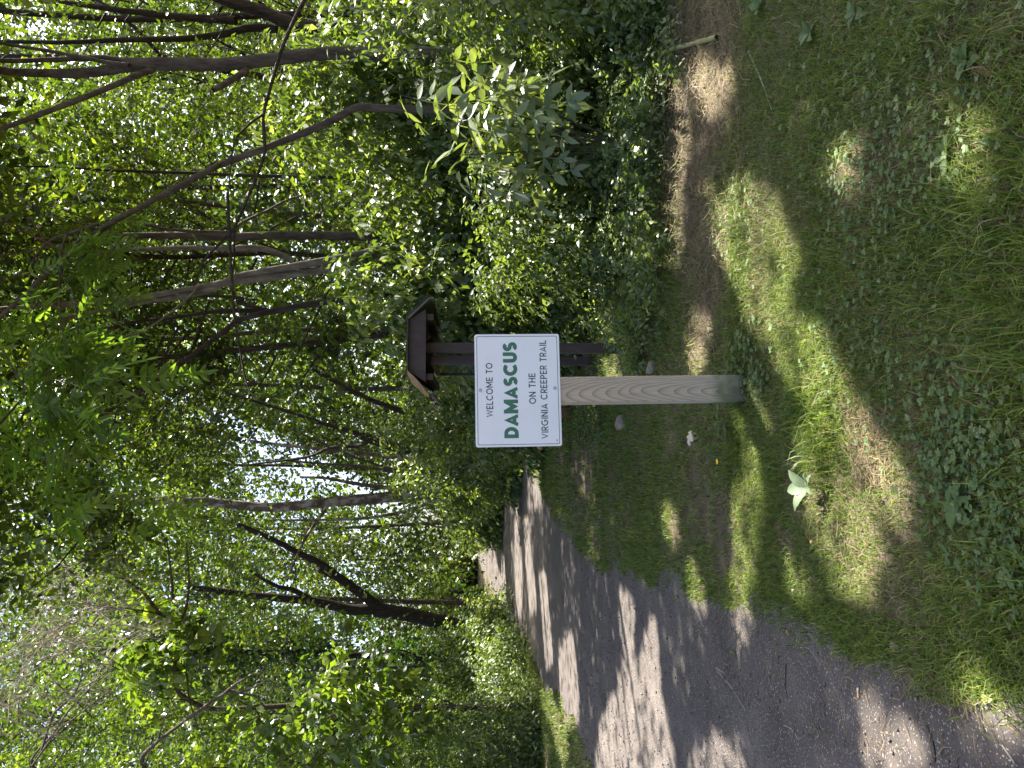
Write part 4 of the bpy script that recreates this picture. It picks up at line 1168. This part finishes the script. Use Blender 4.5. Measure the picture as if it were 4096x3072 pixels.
def add_clumps(C, n_each, rad, L, wr=.55, droop=.5, tmpl=LEAF2, rnd_off=0.0, gapcull=True, own=None, twig=.55):
    if gapcull:
        px, py, dep = proj(C)
        k = np.ones(len(C), bool)
        for (gx, gy), rx, ry, pr in SKYGAP:
            k &= ~((((px - gx) / rx) ** 2 + ((py - gy) / ry) ** 2 < 1) & (RNG.random(len(C)) < pr))
        # trunks stand clear: thin out what hangs right in front of them
        for (tx, ty, td) in CLEAR:
            hit = (np.abs(px - tx) < 70) & (np.abs(py - ty) < 55 + 500 / td) & (dep < td + .3)
            k &= ~(hit & (RNG.random(len(C)) < .8))
        C = C[k]
    if own is None:
        d2 = (C[:, None, 0] - TX[None, :, 0]) ** 2 + (C[:, None, 1] - TX[None, :, 1]) ** 2
        d2[:, ~ELIG] = 1e9
        who = d2.argmin(1)
    else:
        who = np.full(len(C), own)
    for w in np.unique(who):
        t = TREES[w]
        cc = C[who == w]
        cluster_leaves(t['acc'], cc, rad, n_each, L, wr, droop=droop, tmpl=tmpl, rnd_off=rnd_off)
        # twigs that carry the clumps
        for c in cc:
            if RNG.random() > twig: continue
            dirv = np.array([t['x'] - c[0], t['y'] - c[1], 0]); ln = np.linalg.norm(dirv)
            dirv = dirv / max(ln, .1)
            e_ = c + dirv * min(ln, 1.0 + RNG.random()) + np.array([0, 0, -.5 - .6 * RNG.random()])
            mid = (c + e_) / 2 + RNG.standard_normal(3) * .12
            if sun_gap(np.array([c, mid, e_, (c + mid) / 2, (mid + e_) / 2])).any(): continue
            V, Fq = tube_arrays([c, mid, e_], .005, .014 + .0004 * c[1], sides=4, sub=2, rough=.03)
            t['tw'].add(V, Fq)

def vol(n, y0, y1, s0, s1, z0, z1, zp=1.0):
    """clump centres between depths y0..y1, sideways slopes s0..s1 (x = s*y), heights z0..z1"""
    y = np.sqrt(y0 ** 2 + (y1 ** 2 - y0 ** 2) * RNG.random(n))
    x = y * (s0 + (s1 - s0) * RNG.random(n))
    z = z0 + (z1 - z0) * RNG.random(n) ** zp
    return np.stack([x, y, z], -1)

# right woods: mid storey
add_clumps(vol(520, 9.5, 17, -.08, .62, 2.2, 9.5), 75, .55, .105, droop=.7)
add_clumps(vol(420, 16, 28, -.12, .62, 1.5, 15), 75, .85, .15, droop=.6)
# high canopy over the lawn and trail: shades the ground
n = 1350
gx = -6.5 + 13.5 * RNG.random(n); gy = .5 + 15 * RNG.random(n)
hz = 7.6 + 4.5 * RNG.random(n)
kp = ~((gx > 1.4) & (gy > 5.0) & (RNG.random(n) < .75))
gx = np.concatenate([gx[kp], -6.3 + 5.6 * RNG.random(420)]); gy = np.concatenate([gy[kp], 1.5 + 11 * RNG.random(420)]); hz = np.concatenate([hz[kp], 7.6 + 4 * RNG.random(420)])
gx = np.concatenate([gx, -1.2 + 4.2 * RNG.random(330)]); gy = np.concatenate([gy, 1.0 + 5.2 * RNG.random(330)]); hz = np.concatenate([hz, 7.6 + 4 * RNG.random(330)])
C = np.stack([gx + SUNV[0] / SUNV[2] * hz, gy + SUNV[1] / SUNV[2] * hz, hz], -1)
add_clumps(C, 75, .75, .15, droop=.3, gapcull=False, twig=.15)
# overhanging boughs above the trail
add_clumps(vol(760, 13, 24, -.60, -.02, 4.8, 15.5), 80, .6, .12, droop=.6)
# beyond the fork
add_clumps(vol(2300, 25, 48, -.62, -.02, 2.2, 31), 62, 1.15, .23, droop=.5)
add_clumps(vol(1000, 46, 75, -.62, .04, 2, 36), 60, 2.0, .42, droop=.5)
# bright sprays near the sycamore
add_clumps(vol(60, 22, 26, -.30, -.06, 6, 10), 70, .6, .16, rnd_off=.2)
# basswood crown: big leaves
bi = [i for i, t in enumerate(TREES) if t['root'].name.startswith('basswood')][0]
bc = np.array([W(RNG.normal(620, 120), RNG.normal(2660, 110), RNG.uniform(13.6, 15.5)) for _ in range(46)] + [W(RNG.normal(1430, 170), RNG.normal(2830, 150), RNG.uniform(13.5, 16)) for _ in range(60)]
              + [W(RNG.normal(1000, 200), RNG.normal(2950, 90), RNG.uniform(14, 16)) for _ in range(30)])
add_clumps(bc, 22, .42, .19, wr=.72, droop=.8, tmpl=LEAF6, own=bi, gapcull=False, twig=.6, rnd_off=.1)
# ivy on the ivy-covered trunk, creeper on the vine-clad one
def clothe(t, n, r, L, n_each=40):
    P = smooth_path([tuple(p) for p in t['limbs'][0][1]], 12)
    i = RNG.integers(0, len(P), n)
    C = P[i] + RNG.standard_normal((n, 3)) * r
    cluster_leaves(t['acc'], C, r * 1.2, n_each, L, .8, droop=.7)
clothe(t14, 330, .50, .15, 36)
clothe(t6, 90, .20, .10, 34)
t14['mat'] = 'leaf_ivy'
for t in TREES:
    m = t['acc'].mesh('crown')
    if m: link('crown', m, MATS[t['mat']], t['root'])
    m = t['tw'].mesh('twigs')
    if m: tag(link('twigs', m, MATS[t['bark']], t['root']), kind='stuff')

# ------------------------------------------------------------------ compound leaves
def compound_mesh(name, length, pairs, ll, lw, seed, droop=.35):
    rn = np.random.default_rng(seed)
    acc = Acc()
    ts = np.linspace(.18, .96, pairs)
    def pt(t): return np.array([0, t * length, -droop * length * t * t])
    P, A, Nn, Ls = [], [], [], []
    for t in ts:
        for sgn in (-1, 1):
            P.append(pt(t)); A.append([sgn * .9, .45 + .3 * t, -.25 + .2 * rn.standard_normal()]); Nn.append([.15 * rn.standard_normal(), .15 * rn.standard_normal() + .2, 1]); Ls.append(ll * (.75 + .35 * math.sin(t * 3.0)) * (.9 + .2 * rn.random()))
    P.append(pt(1)); A.append([0, 1, -.7]); Nn.append([0, .7, 1]); Ls.append(ll)
    Ls = np.array(Ls)
    leaves(acc, np.array(P, float), np.array(A, float), np.array(Nn, float), Ls, Ls * lw / ll, .15 + .8 * rn.random(len(P)), LEAF6)
    a = np.array([pt(t) for t in np.linspace(0, 1, 6)])
    w = np.array([.0035, 0, 0])
    V = np.stack([a - w, a + w], 1).reshape(-1, 3)
    k = np.arange(5)[:, None] * 2
    Ft = np.concatenate([np.concatenate([k, k + 1, k + 3], 1), np.concatenate([k, k + 3, k + 2], 1)])
    acc.add(V, Ft, rnd=.7)
    me = acc.mesh(name)
    return me
def place_leaf(me, mat, parent, pos, heading, pitch, roll=0.0, scale=1.0, gaps=False):
    if gaps and sun_gap(np.array([[pos[0] - math.sin(heading) * k_, pos[1] + math.cos(heading) * k_, pos[2] - .05] for k_ in (0, .15, .3, .45)])).any(): return None
    o = bpy.data.objects.new('leaf', me)
    if not me.materials: me.materials.append(MATS[mat])
    COL.objects.link(o)
    o.parent = parent
    off = Vector(parent.location) if parent.get('_abs') else Vector((0, 0, 0))
    o.location = Vector(pos) - off
    o.rotation_euler = (pitch, roll, heading)
    o.scale = (scale,) * 3
    return o
wal = [compound_mesh('walnut_leaf', .42, 7, .105, .034, s_) for s_ in (1, 2, 3)]
rnl = random.Random(5)
br = []
for pn, pts, r0, r1 in t2['limbs'][1:]:
    br.append(smooth_path([tuple(p) for p in pts], 6))
br.append(smooth_path([tuple(p) for p in t2['limbs'][0][1]], 6)[-26:])
for k in range(150):
    b = rnl.choice(br)
    p = b[rnl.randrange(len(b) // 3, len(b))] + np.array([rnl.gauss(0, .10), rnl.gauss(0, .18), rnl.gauss(-.03, .10)])
    place_leaf(rnl.choice(wal), 'leaf_walnut', t2['root'], p, rnl.uniform(0, 6.28), rnl.uniform(-.9, .2), rnl.uniform(-.5, .5), rnl.uniform(.8, 1.25), gaps=True)
for k in range(70):
    p = W(rnl.uniform(-40, 520), rnl.gauss(1650, 260), rnl.uniform(5.2, 7.0))
    place_leaf(rnl.choice(wal), 'leaf_walnut', t2['root'], p, rnl.uniform(0, 6.28), rnl.uniform(-.9, .2), rnl.uniform(-.5, .5), rnl.uniform(.8, 1.25), gaps=True)

# broad-leaved hickory sapling in front of the thicket
hick = [compound_mesh('hickory_leaf', .36, 3, .18, .072, s_, .5) for s_ in (11, 12, 13)]
hb = (W(2500, 590, 6.3).x, 6.3, 0)
hs = thing('hickory_sapling', hb, 'pale green sapling with large feathery drooping leaves leaning out of the thicket', 'sapling')
for k, (tx, ty, td) in enumerate([(1740, 480, 6.0), (1800, 230, 5.9), (1850, 620, 5.9), (1690, 740, 6.1), (1920, 830, 6.1), (1600, 380, 6.3), (1900, 400, 5.7)]):
    tip = W(tx, ty, td)
    mid = Vector(hb) * .45 + tip * .55 + Vector((0, 0, .12))
    tube('stem', [hb, tuple((Vector(hb) + mid) / 2 + Vector((.02, 0, .10))), tuple(mid), tuple(tip)], .011, .004, 'bark_grey', hs, sides=6, sub=4)
    for j in range(8):
        t = .55 + .45 * j / 7
        p = mid * (1 - (t - .5) * 2) + tip * ((t - .5) * 2)
        place_leaf(rnl.choice(hick), 'leaf_hickory', hs, p, rnl.uniform(0, 6.28), rnl.uniform(-1.0, -.1), rnl.uniform(-.4, .4), rnl.uniform(.75, 1.15))

# ------------------------------------------------------------------ shrubs and thicket
def shrub(name, label, c, rx, ry, h, n_cl, n_each=46, L=.07, wr=.5, mat='leaf_shrub', droop=.9, z0=.0, cat='shrub', rnd_off=0.0, group='shrubs of the thicket', clump=.26, tmpl=LEAF2, stems=6):
    t = thing(name, (c[0], c[1], 0), label, cat, group)
    acc = Acc()
    u = RNG.standard_normal((n_cl, 3)); u[:, 2] = np.abs(u[:, 2]) * .9; u = norm(u)
    r = .62 + .42 * RNG.random((n_cl, 1)) ** .6
    bump = .60 + .75 * vnoise(u[:, 0] * 2 + c[0], u[:, 2] * 2 + c[1], 51, 1.5)[:, None]
    C = np.array([c[0], c[1], z0]) + u * r * bump * np.array([rx, ry, h])
    # fill the skirt down to the ground
    k = RNG.random(n_cl) < .3
    C[k, 2] *= RNG.random(k.sum()) * .7
    cluster_leaves(acc, C, clump, n_each, L, wr, droop=droop, rnd_off=rnd_off, out_from=(c[0], c[1], h * .3), tmpl=tmpl, gaps=False)
    link('foliage', acc.mesh('foliage'), MATS[mat], t)
    sa = Acc()
    for s_ in range(stems):
        i = RNG.integers(0, n_cl)
        tip = C[i]
        b0 = np.array([c[0] + RNG.normal(0, .12), c[1] + RNG.normal(0, .12), -.05])
        V, Fq = tube_arrays([b0, b0 * .5 + tip * .5 + np.array([0, 0, .15]), tip], .016, .005, sides=5, sub=3)
        sa.add(V, Fq)
    tag(link('stems', sa.mesh('stems'), MATS['bark_grey'], t), kind='stuff')
    return t
def at(py, d): return (W(1900, py, d).x, d)

shrub('honeysuckle_shrub', 'dense small-leaved shrub at the foot of the forked grey trunk', at(180, 7.4), 1.1, .8, 2.1, 230, L=.085)
shrub('honeysuckle_shrub', 'low spreading shrub under the big feathery sapling leaves', at(480, 7.0), .95, .75, 1.35, 230, L=.075)
shrub('honeysuckle_shrub', 'leafy shrub between the feathery sapling and the kiosk', at(850, 7.4), .95, .8, 1.75, 230, L=.08)
shrub('honeysuckle_shrub', 'dark leafy shrub pressing against the kiosk post', at(1090, 8.6), .75, .7, 1.8, 220, L=.085)
shrub('honeysuckle_shrub', 'tangled shrub at the thicket edge, farthest from the trail', at(-120, 6.2), .9, .8, 1.7, 200, L=.08)
shrub('spicebush_shrub', 'tall vine-hung bush behind the forked grey trunk', at(150, 9.6), 1.5, .9, 3.5, 330, L=.13, clump=.34, droop=1.3)
shrub('spicebush_shrub', 'tall vine-hung bush behind the feathery sapling', at(560, 9.4), 1.4, .9, 3.2, 330, L=.13, clump=.34, droop=1.3)
shrub('spicebush_shrub', 'tall vine-hung bush behind the leaning slim trunk', at(930, 10), 1.3, .9, 3.0, 320, L=.13, clump=.34, droop=1.3)
shrub('spicebush_shrub', 'vine-hung bush with pale hanging leaves over the kiosk eave', at(1230, 10.2), 1.2, .9, 2.9, 320, L=.14, clump=.34, droop=1.4, rnd_off=.05)
shrub('spicebush_shrub', 'leafy bush showing between kiosk roof and sign', at(1560, 14), 1.6, 1.1, 2.9, 330, L=.12, clump=.36, droop=1.2)
shrub('spicebush_shrub', 'broad bush above the sign\'s upper left corner', at(1740, 20), 2.2, 1.4, 3.6, 330, L=.15, clump=.5, droop=1.0)
shrub('trail_fork_shrub', 'low dark bush hanging over the far edge of the trail fork', at(1880, 28.5), 2.6, 1.2, 2.7, 330, L=.16, clump=.5, droop=1.2)
shrub('trail_fork_shrub', 'dark rounded bush under the mottled sycamore', at(1990, 29.5), 1.5, 1.2, 2.3, 260, L=.16, clump=.5, droop=1.2)
shrub('trail_fork_shrub', 'paler bush right of the far sunlit stretch of trail', at(2050, 38), 1.3, 1.2, 2.4, 220, L=.2, clump=.6, droop=1.0, rnd_off=.1)
shrub('far_shrub', 'light grey-green bush closing the end of the trail', at(2290, 78), 6, 3, 7, 260, L=.42, clump=1.4, mat='leaf_far')
shrub('far_shrub', 'bright bush left of the trail end, above its verge', at(2520, 50), 2.2, 2, 3.2, 240, L=.28, clump=.8, mat='leaf_far')
shrub('verge_shrub', 'sunlit bush at the foot of the big leaning fork', at(2590, 37), 1.8, 1.3, 1.8, 240, L=.2, clump=.5, mat='leaf_far')
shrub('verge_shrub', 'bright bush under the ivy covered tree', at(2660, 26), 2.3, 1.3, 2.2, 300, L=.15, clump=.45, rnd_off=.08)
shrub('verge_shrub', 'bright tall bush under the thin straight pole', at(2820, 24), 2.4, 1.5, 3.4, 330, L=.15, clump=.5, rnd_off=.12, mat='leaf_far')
shrub('verge_shrub', 'dark low bush on the left verge beneath the broad leaves', at(2880, 17.5), 1.9, 1.0, 1.7, 330, L=.10, clump=.34, droop=1.1)
shrub('verge_shrub', 'dark bush at the extreme left of the verge', at(3080, 15), 1.7, 1.0, 2.0, 330, L=.10, clump=.34, droop=1.1)
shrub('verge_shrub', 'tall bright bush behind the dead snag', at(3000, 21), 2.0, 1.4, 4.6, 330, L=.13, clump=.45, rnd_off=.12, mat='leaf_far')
shrub('verge_shrub', 'small dark bush between ivy covered tree and left verge', at(2740, 20), 1.3, .9, 1.3, 240, L=.11, clump=.34, droop=1.1)

# low weeds along the thicket foot
ua = Acc()
def weeds(n, px0, px1, py0, py1, h, L, n_each=26, clump=.13, wr=.5, droop=.4):
    pts = []
    while len(pts) < n:
        gx_, gy_ = G(random.uniform(px0, px1), random.uniform(py0, py1))
        pts.append((gx_, gy_, h * random.random() ** 1.3 + .04))
    cluster_leaves(ua, np.array(pts), clump, n_each, L, wr, droop=droop, gaps=False)
weeds(460, 2380, 2690, -80, 700, .40, .052)
weeds(330, 2400, 2690, 650, 1330, .30, .05)
weeds(60, 2600, 2760, -60, 300, .2, .04)
weeds(70, 2500, 2600, 1250, 1480, .16, .05, wr=.35)
weeds(60, 2330, 2440, 1600, 1780, .16, .04)
weeds(50, 2500, 2640, 1180, 1400, .16, .06, n_each=12, wr=.4)
weeds(120, 2080, 2160, 2560, 3072, .35, .09, n_each=22, clump=.3)
weeds(60, 1985, 2060, 2380, 2600, .4, .16, n_each=22, clump=.5)
u_ = link('undergrowth', ua.mesh('undergrowth'), MATS['leaf_shrub'])
tag(u_, 'low weeds and creepers at the thicket foot', 'undergrowth', kind='stuff')

# woods far behind everything
fa = Acc()
C = vol(1700, 70, 105, -.70, .62, 0, 44)
cluster_leaves(fa, C, 3.2, 60, .70, .6, droop=.4)
C = vol(1500, 26, 48, -.04, .66, 0, 30)
cluster_leaves(fa, C, 1.5, 54, .36, .6, droop=.4)
C = vol(160, 40, 70, -.9, -.5, 0, 22)
cluster_leaves(fa, C, 2.4, 70, .45, .6, droop=.4)
fw = link('far_woods', fa.mesh('far_woods'), MATS['leaf_far'])
tag(fw, 'far green mass of woodland behind the nearer trees', 'woods', kind='stuff')

# ------------------------------------------------------------------ small things on the ground
def gp(px, py, dz=0.0):
    x, y = G(px, py)
    return Vector((x, y, float(gz(x, y)) + dz))

def stone(label, px, py, sx, sy, sz, seed, mat='rock'):
    bm = bmesh.new()
    bmesh.ops.create_icosphere(bm, subdivisions=3, radius=1)
    rn = random.Random(seed)
    ph = [rn.uniform(0, 6.28) for _ in range(6)]
    for v in bm.verts:
        c = v.co
        k = 1 + .16 * math.sin(3 * c.x + ph[0]) * math.sin(2.6 * c.y + ph[1]) + .10 * math.sin(6 * c.z + ph[2]) * math.sin(5 * c.x + ph[3]) + .04 * math.sin(13 * c.y + ph[4])
        # flatten into facets
        v.co = Vector((max(-.78, min(.78, c.x * k)) * sx, max(-.8, min(.8, c.y * k)) * sy, max(-.6, min(.62, c.z * k)) * sz))
    me = bpy.data.meshes.new('stone'); bm.to_mesh(me); bm.free()
    o = link('stone', me, MATS[mat])
    o.location = gp(px, py, sz * .12); o.rotation_euler = (rn.uniform(-.15, .15), rn.uniform(-.15, .15), rn.uniform(0, 3.14))
    tag(o, label, 'stone', 'stones in the lawn')
    me.shade_smooth()
stone('tan angular stone lying on the lawn left of the post', 2492, 1690, .085, .13, .075, 1)
stone('flat grey stone right of the wooden post near the kiosk', 2610, 1470, .08, .05, .06, 2)
stone('small reddish stone beside the post below the sign edge', 2345, 1625, .08, .07, .07, 3, 'bare_earth')
stone('small pinkish stone half buried in the hay right of the post', 2850, 690, .05, .07, .03, 4, 'bare_earth')
stone('small pale stone at the turf edge on the trail', 3595, 2585, .022, .03, .02, 5)
stone('small grey pebble beside the pale stone at the turf edge', 3620, 2597, .012, .012, .012, 6)

# creeper seedling: five pale leaflets fanned out on the sunny grass
def leaf_mesh(name, L, Wd, cup=.12, fold=.12, seg=7, serr=.0):
    v, f_ = [], []
    rnd = []
    for i in range(seg + 1):
        t = i / seg
        w = Wd / 2 * (math.sin(math.pi * min(1, t * 1.0) ** .75)) ** .8 if 0 < t < 1 else 0
        if i % 2: w *= (1 - serr)
        z = -cup * L * (t - .4) ** 2
        for s_ in (-1, 0, 1):
            v.append((s_ * w, t * L, z + abs(s_) * w * fold + (0.012 * L * math.sin(t * 18) * abs(s_))))
            rnd.append(.2 + .5 * ((i % 2) * .4) + (.35 if s_ == 0 else 0))
    for i in range(seg):
        for s_ in (0, 1):
            a = i * 3 + s_
            f_.append([a, a + 1, a + 4, a + 3])
    return mesh_np(name, np.array(v), np.array(f_), {'rnd': np.array(rnd)})
base = gp(3290, 1945)
cs_ = thing('creeper_seedling', base, 'pale five-leaved creeper seedling on sunlit grass left of the post', 'seedling')
lm = leaf_mesh('leaflet', .125, .062, .5, .22, 9, .08)
for hd, sc_, px in ((-32, .95, .5), (18, 1.0, .45), (66, 1.05, .4), (150, .45, .1), (-120, .5, .15), (-75, .45, .3)):
    o = place_leaf(lm, 'leaf_pale', cs_, base + Vector((0, 0, .085)), math.radians(hd), px, 0, sc_)
    o.name = 'leaflet'
# leaflets radiate towards the camera's left; rotation above is about the stem top
tube('stem', [tuple(base), tuple(base + Vector((.01, .0, .05))), tuple(base + Vector((0, 0, .087)))], .0025, .002, 'stalk', cs_, sides=5)

base = gp(3850, 2025)
pl = thing('plantain_plant', base, 'broad-leaved plantain rosette in the clover at the bottom of the lawn', 'weed')
lm2 = leaf_mesh('plantain_leaf', .085, .052, .3, .25, 8, 0)
for k, hd in enumerate((10, 85, 150, 215, 290)):
    place_leaf(lm2, 'leaf_clover', pl, base + Vector((0, 0, .035)), math.radians(hd), .1 + .1 * (k % 2), 0, .8 + .12 * (k % 3))
for j, (px, py, lab) in enumerate([(3420, 50, 'broad-leaved dock with upright leaves at the lawn edge farthest from the trail'), (3240, 130, 'small dock plant at the edge of the brown hay'),
                                    (3060, 20, 'dock plant with drooping leaves beside the thicket'), (3800, 620, 'small broad weed among the clover far right of the post'), (3880, 250, 'four-leaved weed beside the rusty stick')]):
    base = gp(px, py)
    dk = thing('dock_plant', base, lab, 'weed', 'broad-leaved weeds in the lawn')
    for k in range(5):
        place_leaf(lm2, 'leaf_clover', dk, base + Vector((0, 0, .03)), k * 1.3 + j, .5 - .25 * (k % 3), 0, .55 + .4 * ((k + j) % 3) / 2)

# heart-leaved weed by the hay
base = gp(2640, 735)
hw = thing('heart_leaf_weed', base, 'single heart-shaped leaf on a thin stalk above the hay', 'weed')
lm3 = leaf_mesh('heart_leaf', .12, .11, .35, .2, 8, 0)
place_leaf(lm3, 'leaf_shrub', hw, base + Vector((0, 0, .14)), 2.4, -.4)
tube('stem', [tuple(base), tuple(base + Vector((.02, 0, .07))), tuple(base + Vector((0, 0, .142)))], .003, .002, 'stalk', hw, sides=5)

# pale feathery fern-like plant
base = gp(2660, 560)
fe = thing('feathery_plant', base, 'pale blue-green feathery plant at the thicket foot beside the hay', 'plant')
frond = compound_mesh('frond', .32, 12, .055, .012, 31, .6)
frond2 = compound_mesh('frond', .26, 11, .06, .013, 32, .8)
for k in range(26):
    place_leaf(rnl.choice((frond, frond2)), 'leaf_pale', fe, base + Vector((rnl.gauss(0, .05), rnl.gauss(0, .05), .05 + .2 * rnl.random())), rnl.uniform(0, 6.28), rnl.uniform(.1, 1.1), rnl.uniform(-.5, .5), rnl.uniform(.7, 1.1))

# bent vine stalk
R4 = lambda x, y, dz: gp(1900 + x * .4973, y * .4973, dz)
vs_ = thing('vine_stalk', R4(1980, 310, 0), 'thick bent pale green vine stalk snaking over the hay', 'vine')
tube('stalk', [tuple(R4(*p)) for p in [(1990, 300, .03), (1800, 352, .05), (1640, 420, .09), (1590, 500, .10), (1572, 650, .07), (1570, 750, .05), (1570, 870, .04), (1530, 960, .05), (1540, 1040, .05), (1565, 1090, .03), (1540, 1150, .0)]], .016, .005, 'stalk', vs_, sides=8, sub=5)

def stick(label, name, pts, r0, r1, mat, cat='stick', group='sticks lying about', sides=6):
    P = [gp(x, y, r0 + .004) for x, y in pts]
    me = mesh_np(name, *tube_arrays([tuple(p - P[0]) for p in P], r0, r1, sides=sides, sub=4, rough=.05))
    o = link(name, me, MATS[mat], smooth=True)
    o.location = P[0]
    tag(o, label, cat, group)
stick('short thick reddish stick in the grass at the bottom corner', 'stick', [(3885, 265), (3935, 280), (3990, 302)], .013, .011, 'rust_stick')
stick('long thin straight stick sloping across the hay below the clover', 'stick', [(3000, 205), (3045, 320), (3080, 440)], .006, .003, 'twig_dead')
stick('slender twig across the hay beneath the vine stalk', 'stick', [(2757, 280), (2752, 400), (2735, 500)], .007, .004, 'twig_dead')
stick('thin reddish twig pointing from the hay to the lawn', 'stick', [(2770, 690), (2830, 770), (2860, 840)], .004, .003, 'rust_stick')
stick('thin dark twig crossing the sunlit streak on the trail', 'twig', [(2566, 2475), (2590, 2535), (2610, 2580)], .003, .002, 'bark_dark', 'twig', 'twigs on the trail', 5)
stick('long pale twig curving across the middle of the trail', 'twig', [(2875, 2685), (2930, 2750), (2985, 2840)], .003, .0018, 'twig_dead', 'twig', 'twigs on the trail', 5)
stick('short stout twig at the head of the long pale one', 'twig', [(2870, 2672), (2902, 2692)], .004, .003, 'twig_dead', 'twig', 'twigs on the trail', 5)
stick('dark crooked twig low on the trail near the turf', 'twig', [(3150, 2655), (3148, 2740), (3155, 2790)], .003, .0018, 'bark_dark', 'twig', 'twigs on the trail', 5)
stick('dark wavy twig near the bottom edge of the trail', 'twig', [(3715, 2900), (3745, 2980), (3750, 3060)], .0028, .0016, 'bark_dark', 'twig', 'twigs on the trail', 5)
stick('bent twig beside the upper turf edge of the trail', 'twig', [(3200, 2520), (3240, 2538), (3268, 2560), (3270, 2590)], .0025, .0016, 'twig_dead', 'twig', 'twigs on the trail', 5)
stick('bent twig just below the other bent one', 'twig', [(3205, 2590), (3240, 2595), (3270, 2635)], .0025, .0016, 'twig_dead', 'twig', 'twigs on the trail', 5)
stick('thin curved twig at the centre of the lower trail', 'twig', [(3140, 2900), (3175, 2920), (3200, 2960)], .0022, .0014, 'twig_dead', 'twig', 'twigs on the trail', 5)
stick('short tan chip of wood by the turf edge', 'twig', [(3860, 2712), (3912, 2730)], .005, .004, 'raw_wood', 'twig', 'twigs on the trail', 5)
stick('pale stalk lying near the yellow-green leaf on the trail', 'twig', [(4020, 2980), (4060, 3040), (4080, 3066)], .003, .002, 'twig_dead', 'twig', 'twigs on the trail', 5)

# fallen leaves, each on its own
def fallen(label, px, py, L, Wd, mat, head, curl=.6, name='fallen_leaf'):
    me = leaf_mesh(name, L, Wd, curl, .35, 7, 0)
    o = link(name, me, MATS[mat]); o.location = gp(px, py, .022 if px > 2900 and mat != 'stalk' else .012); o.rotation_euler = (.1, .1, head)
    tag(o, label, 'leaf', 'fallen leaves')
fallen('narrow green leaf lying alone on the trail', 2950, 2612, .075, .022, 'leaf_clover', .2)
fallen('tiny orange leaf on the grass above the seedling', 3308, 1712, .032, .022, 'dry_leaf', 1.0)
fallen('pale curled leaf lying on the clover', 3905, 1695, .07, .022, 'pale_curl', 2.2, 1.2)
fallen('pale yellow leaf at the trail\'s turf edge', 3990, 2788, .06, .03, 'stalk', .6)
fallen('small white petal-like leaf in shaded grass', 2496, 2090, .03, .025, 'pale_curl', .4)
fallen('tan curled leaf near the turf edge by the trail', 3190, 2350, .04, .02, 'pale_curl', 1.4, 1.0)
fallen('small tan leaf in grass near the dark bare patch', 3270, 2163, .02, .015, 'dry_leaf', .9)
fallen('brown leaf at the turf edge on the trail', 3165, 2515, .03, .022, 'dry_leaf', 2.0)

# yellow flower
base = gp(2912, 1846)
fl = thing('dandelion', base, 'single yellow flower in the grass left of the post', 'flower')
bm = bmesh.new()
for k in range(14):
    a = k * 6.283 / 14
    d_ = Vector((math.cos(a), math.sin(a), .25)); s_ = Vector((-math.sin(a), math.cos(a), 0))
    c0 = Vector((0, 0, .075))
    v_ = [bm.verts.new(c0), bm.verts.new(c0 + d_ * .012 + s_ * .004), bm.verts.new(c0 + d_ * .02), bm.verts.new(c0 + d_ * .012 - s_ * .004)]
    bm.faces.new(v_)
me = bpy.data.meshes.new('petals'); bm.to_mesh(me); bm.free()
o = link('petals', me, MATS['yellow_petal'], fl); o.location = (0, 0, 0)
tube('stem', [tuple(base), tuple(base + Vector((0, 0, .075)))], .002, .002, 'stalk', fl, sides=5)
# pale fungi
base = gp(2772, 1752)
mu = thing('mushroom_clump', base, 'cluster of pale tan mushrooms on the lawn left of the post', 'mushroom')
for k, (dx, dy, s_) in enumerate(((0, 0, 1), (.03, -.02, .8), (-.035, .01, .7), (.0, -.05, .75))):
    bm = bmesh.new(); bmesh.ops.create_uvsphere(bm, u_segments=12, v_segments=8, radius=.028 * s_)
    for v in bm.verts: v.co.z = max(v.co.z * .7, -.004) + .035 + .004 * math.sin(v.co.x * 200)
    bmesh.ops.create_cone(bm, segments=8, radius1=.008, radius2=.007, depth=.04, matrix=Matrix.Translation((0, 0, .018)))
    me = bpy.data.meshes.new('cap'); bm.to_mesh(me); bm.free()
    o = link('cap', me, MATS['mushroom'], mu, smooth=True); o.location = (dx, dy, 0)
# cigarette end
base = gp(3445, 2790, .010)
ci = thing('cigarette_end', base, 'tan cigarette end lying on the trail', 'litter', rot=(0, math.pi / 2, math.radians(10)))
del ci['_abs']
for nm, z0, z1, r, mt in (('filter', 0, .027, .0042, 'filter_tan'), ('paper', .027, .036, .0041, 'paper_white')):
    bm = bmesh.new(); bmesh.ops.create_cone(bm, cap_ends=True, segments=10, radius1=r, radius2=r, depth=z1 - z0, matrix=Matrix.Translation((0, 0, (z0 + z1) / 2)))
    me = bpy.data.meshes.new(nm); bm.to_mesh(me); bm.free()
    link(nm, me, MATS[mt], ci)

for o in SC.objects:
    if '_abs' in o: del o['_abs']
tris = sum(len(m.polygons) for m in bpy.data.meshes)
print('OBJECTS', len(SC.objects), 'POLYS', tris)
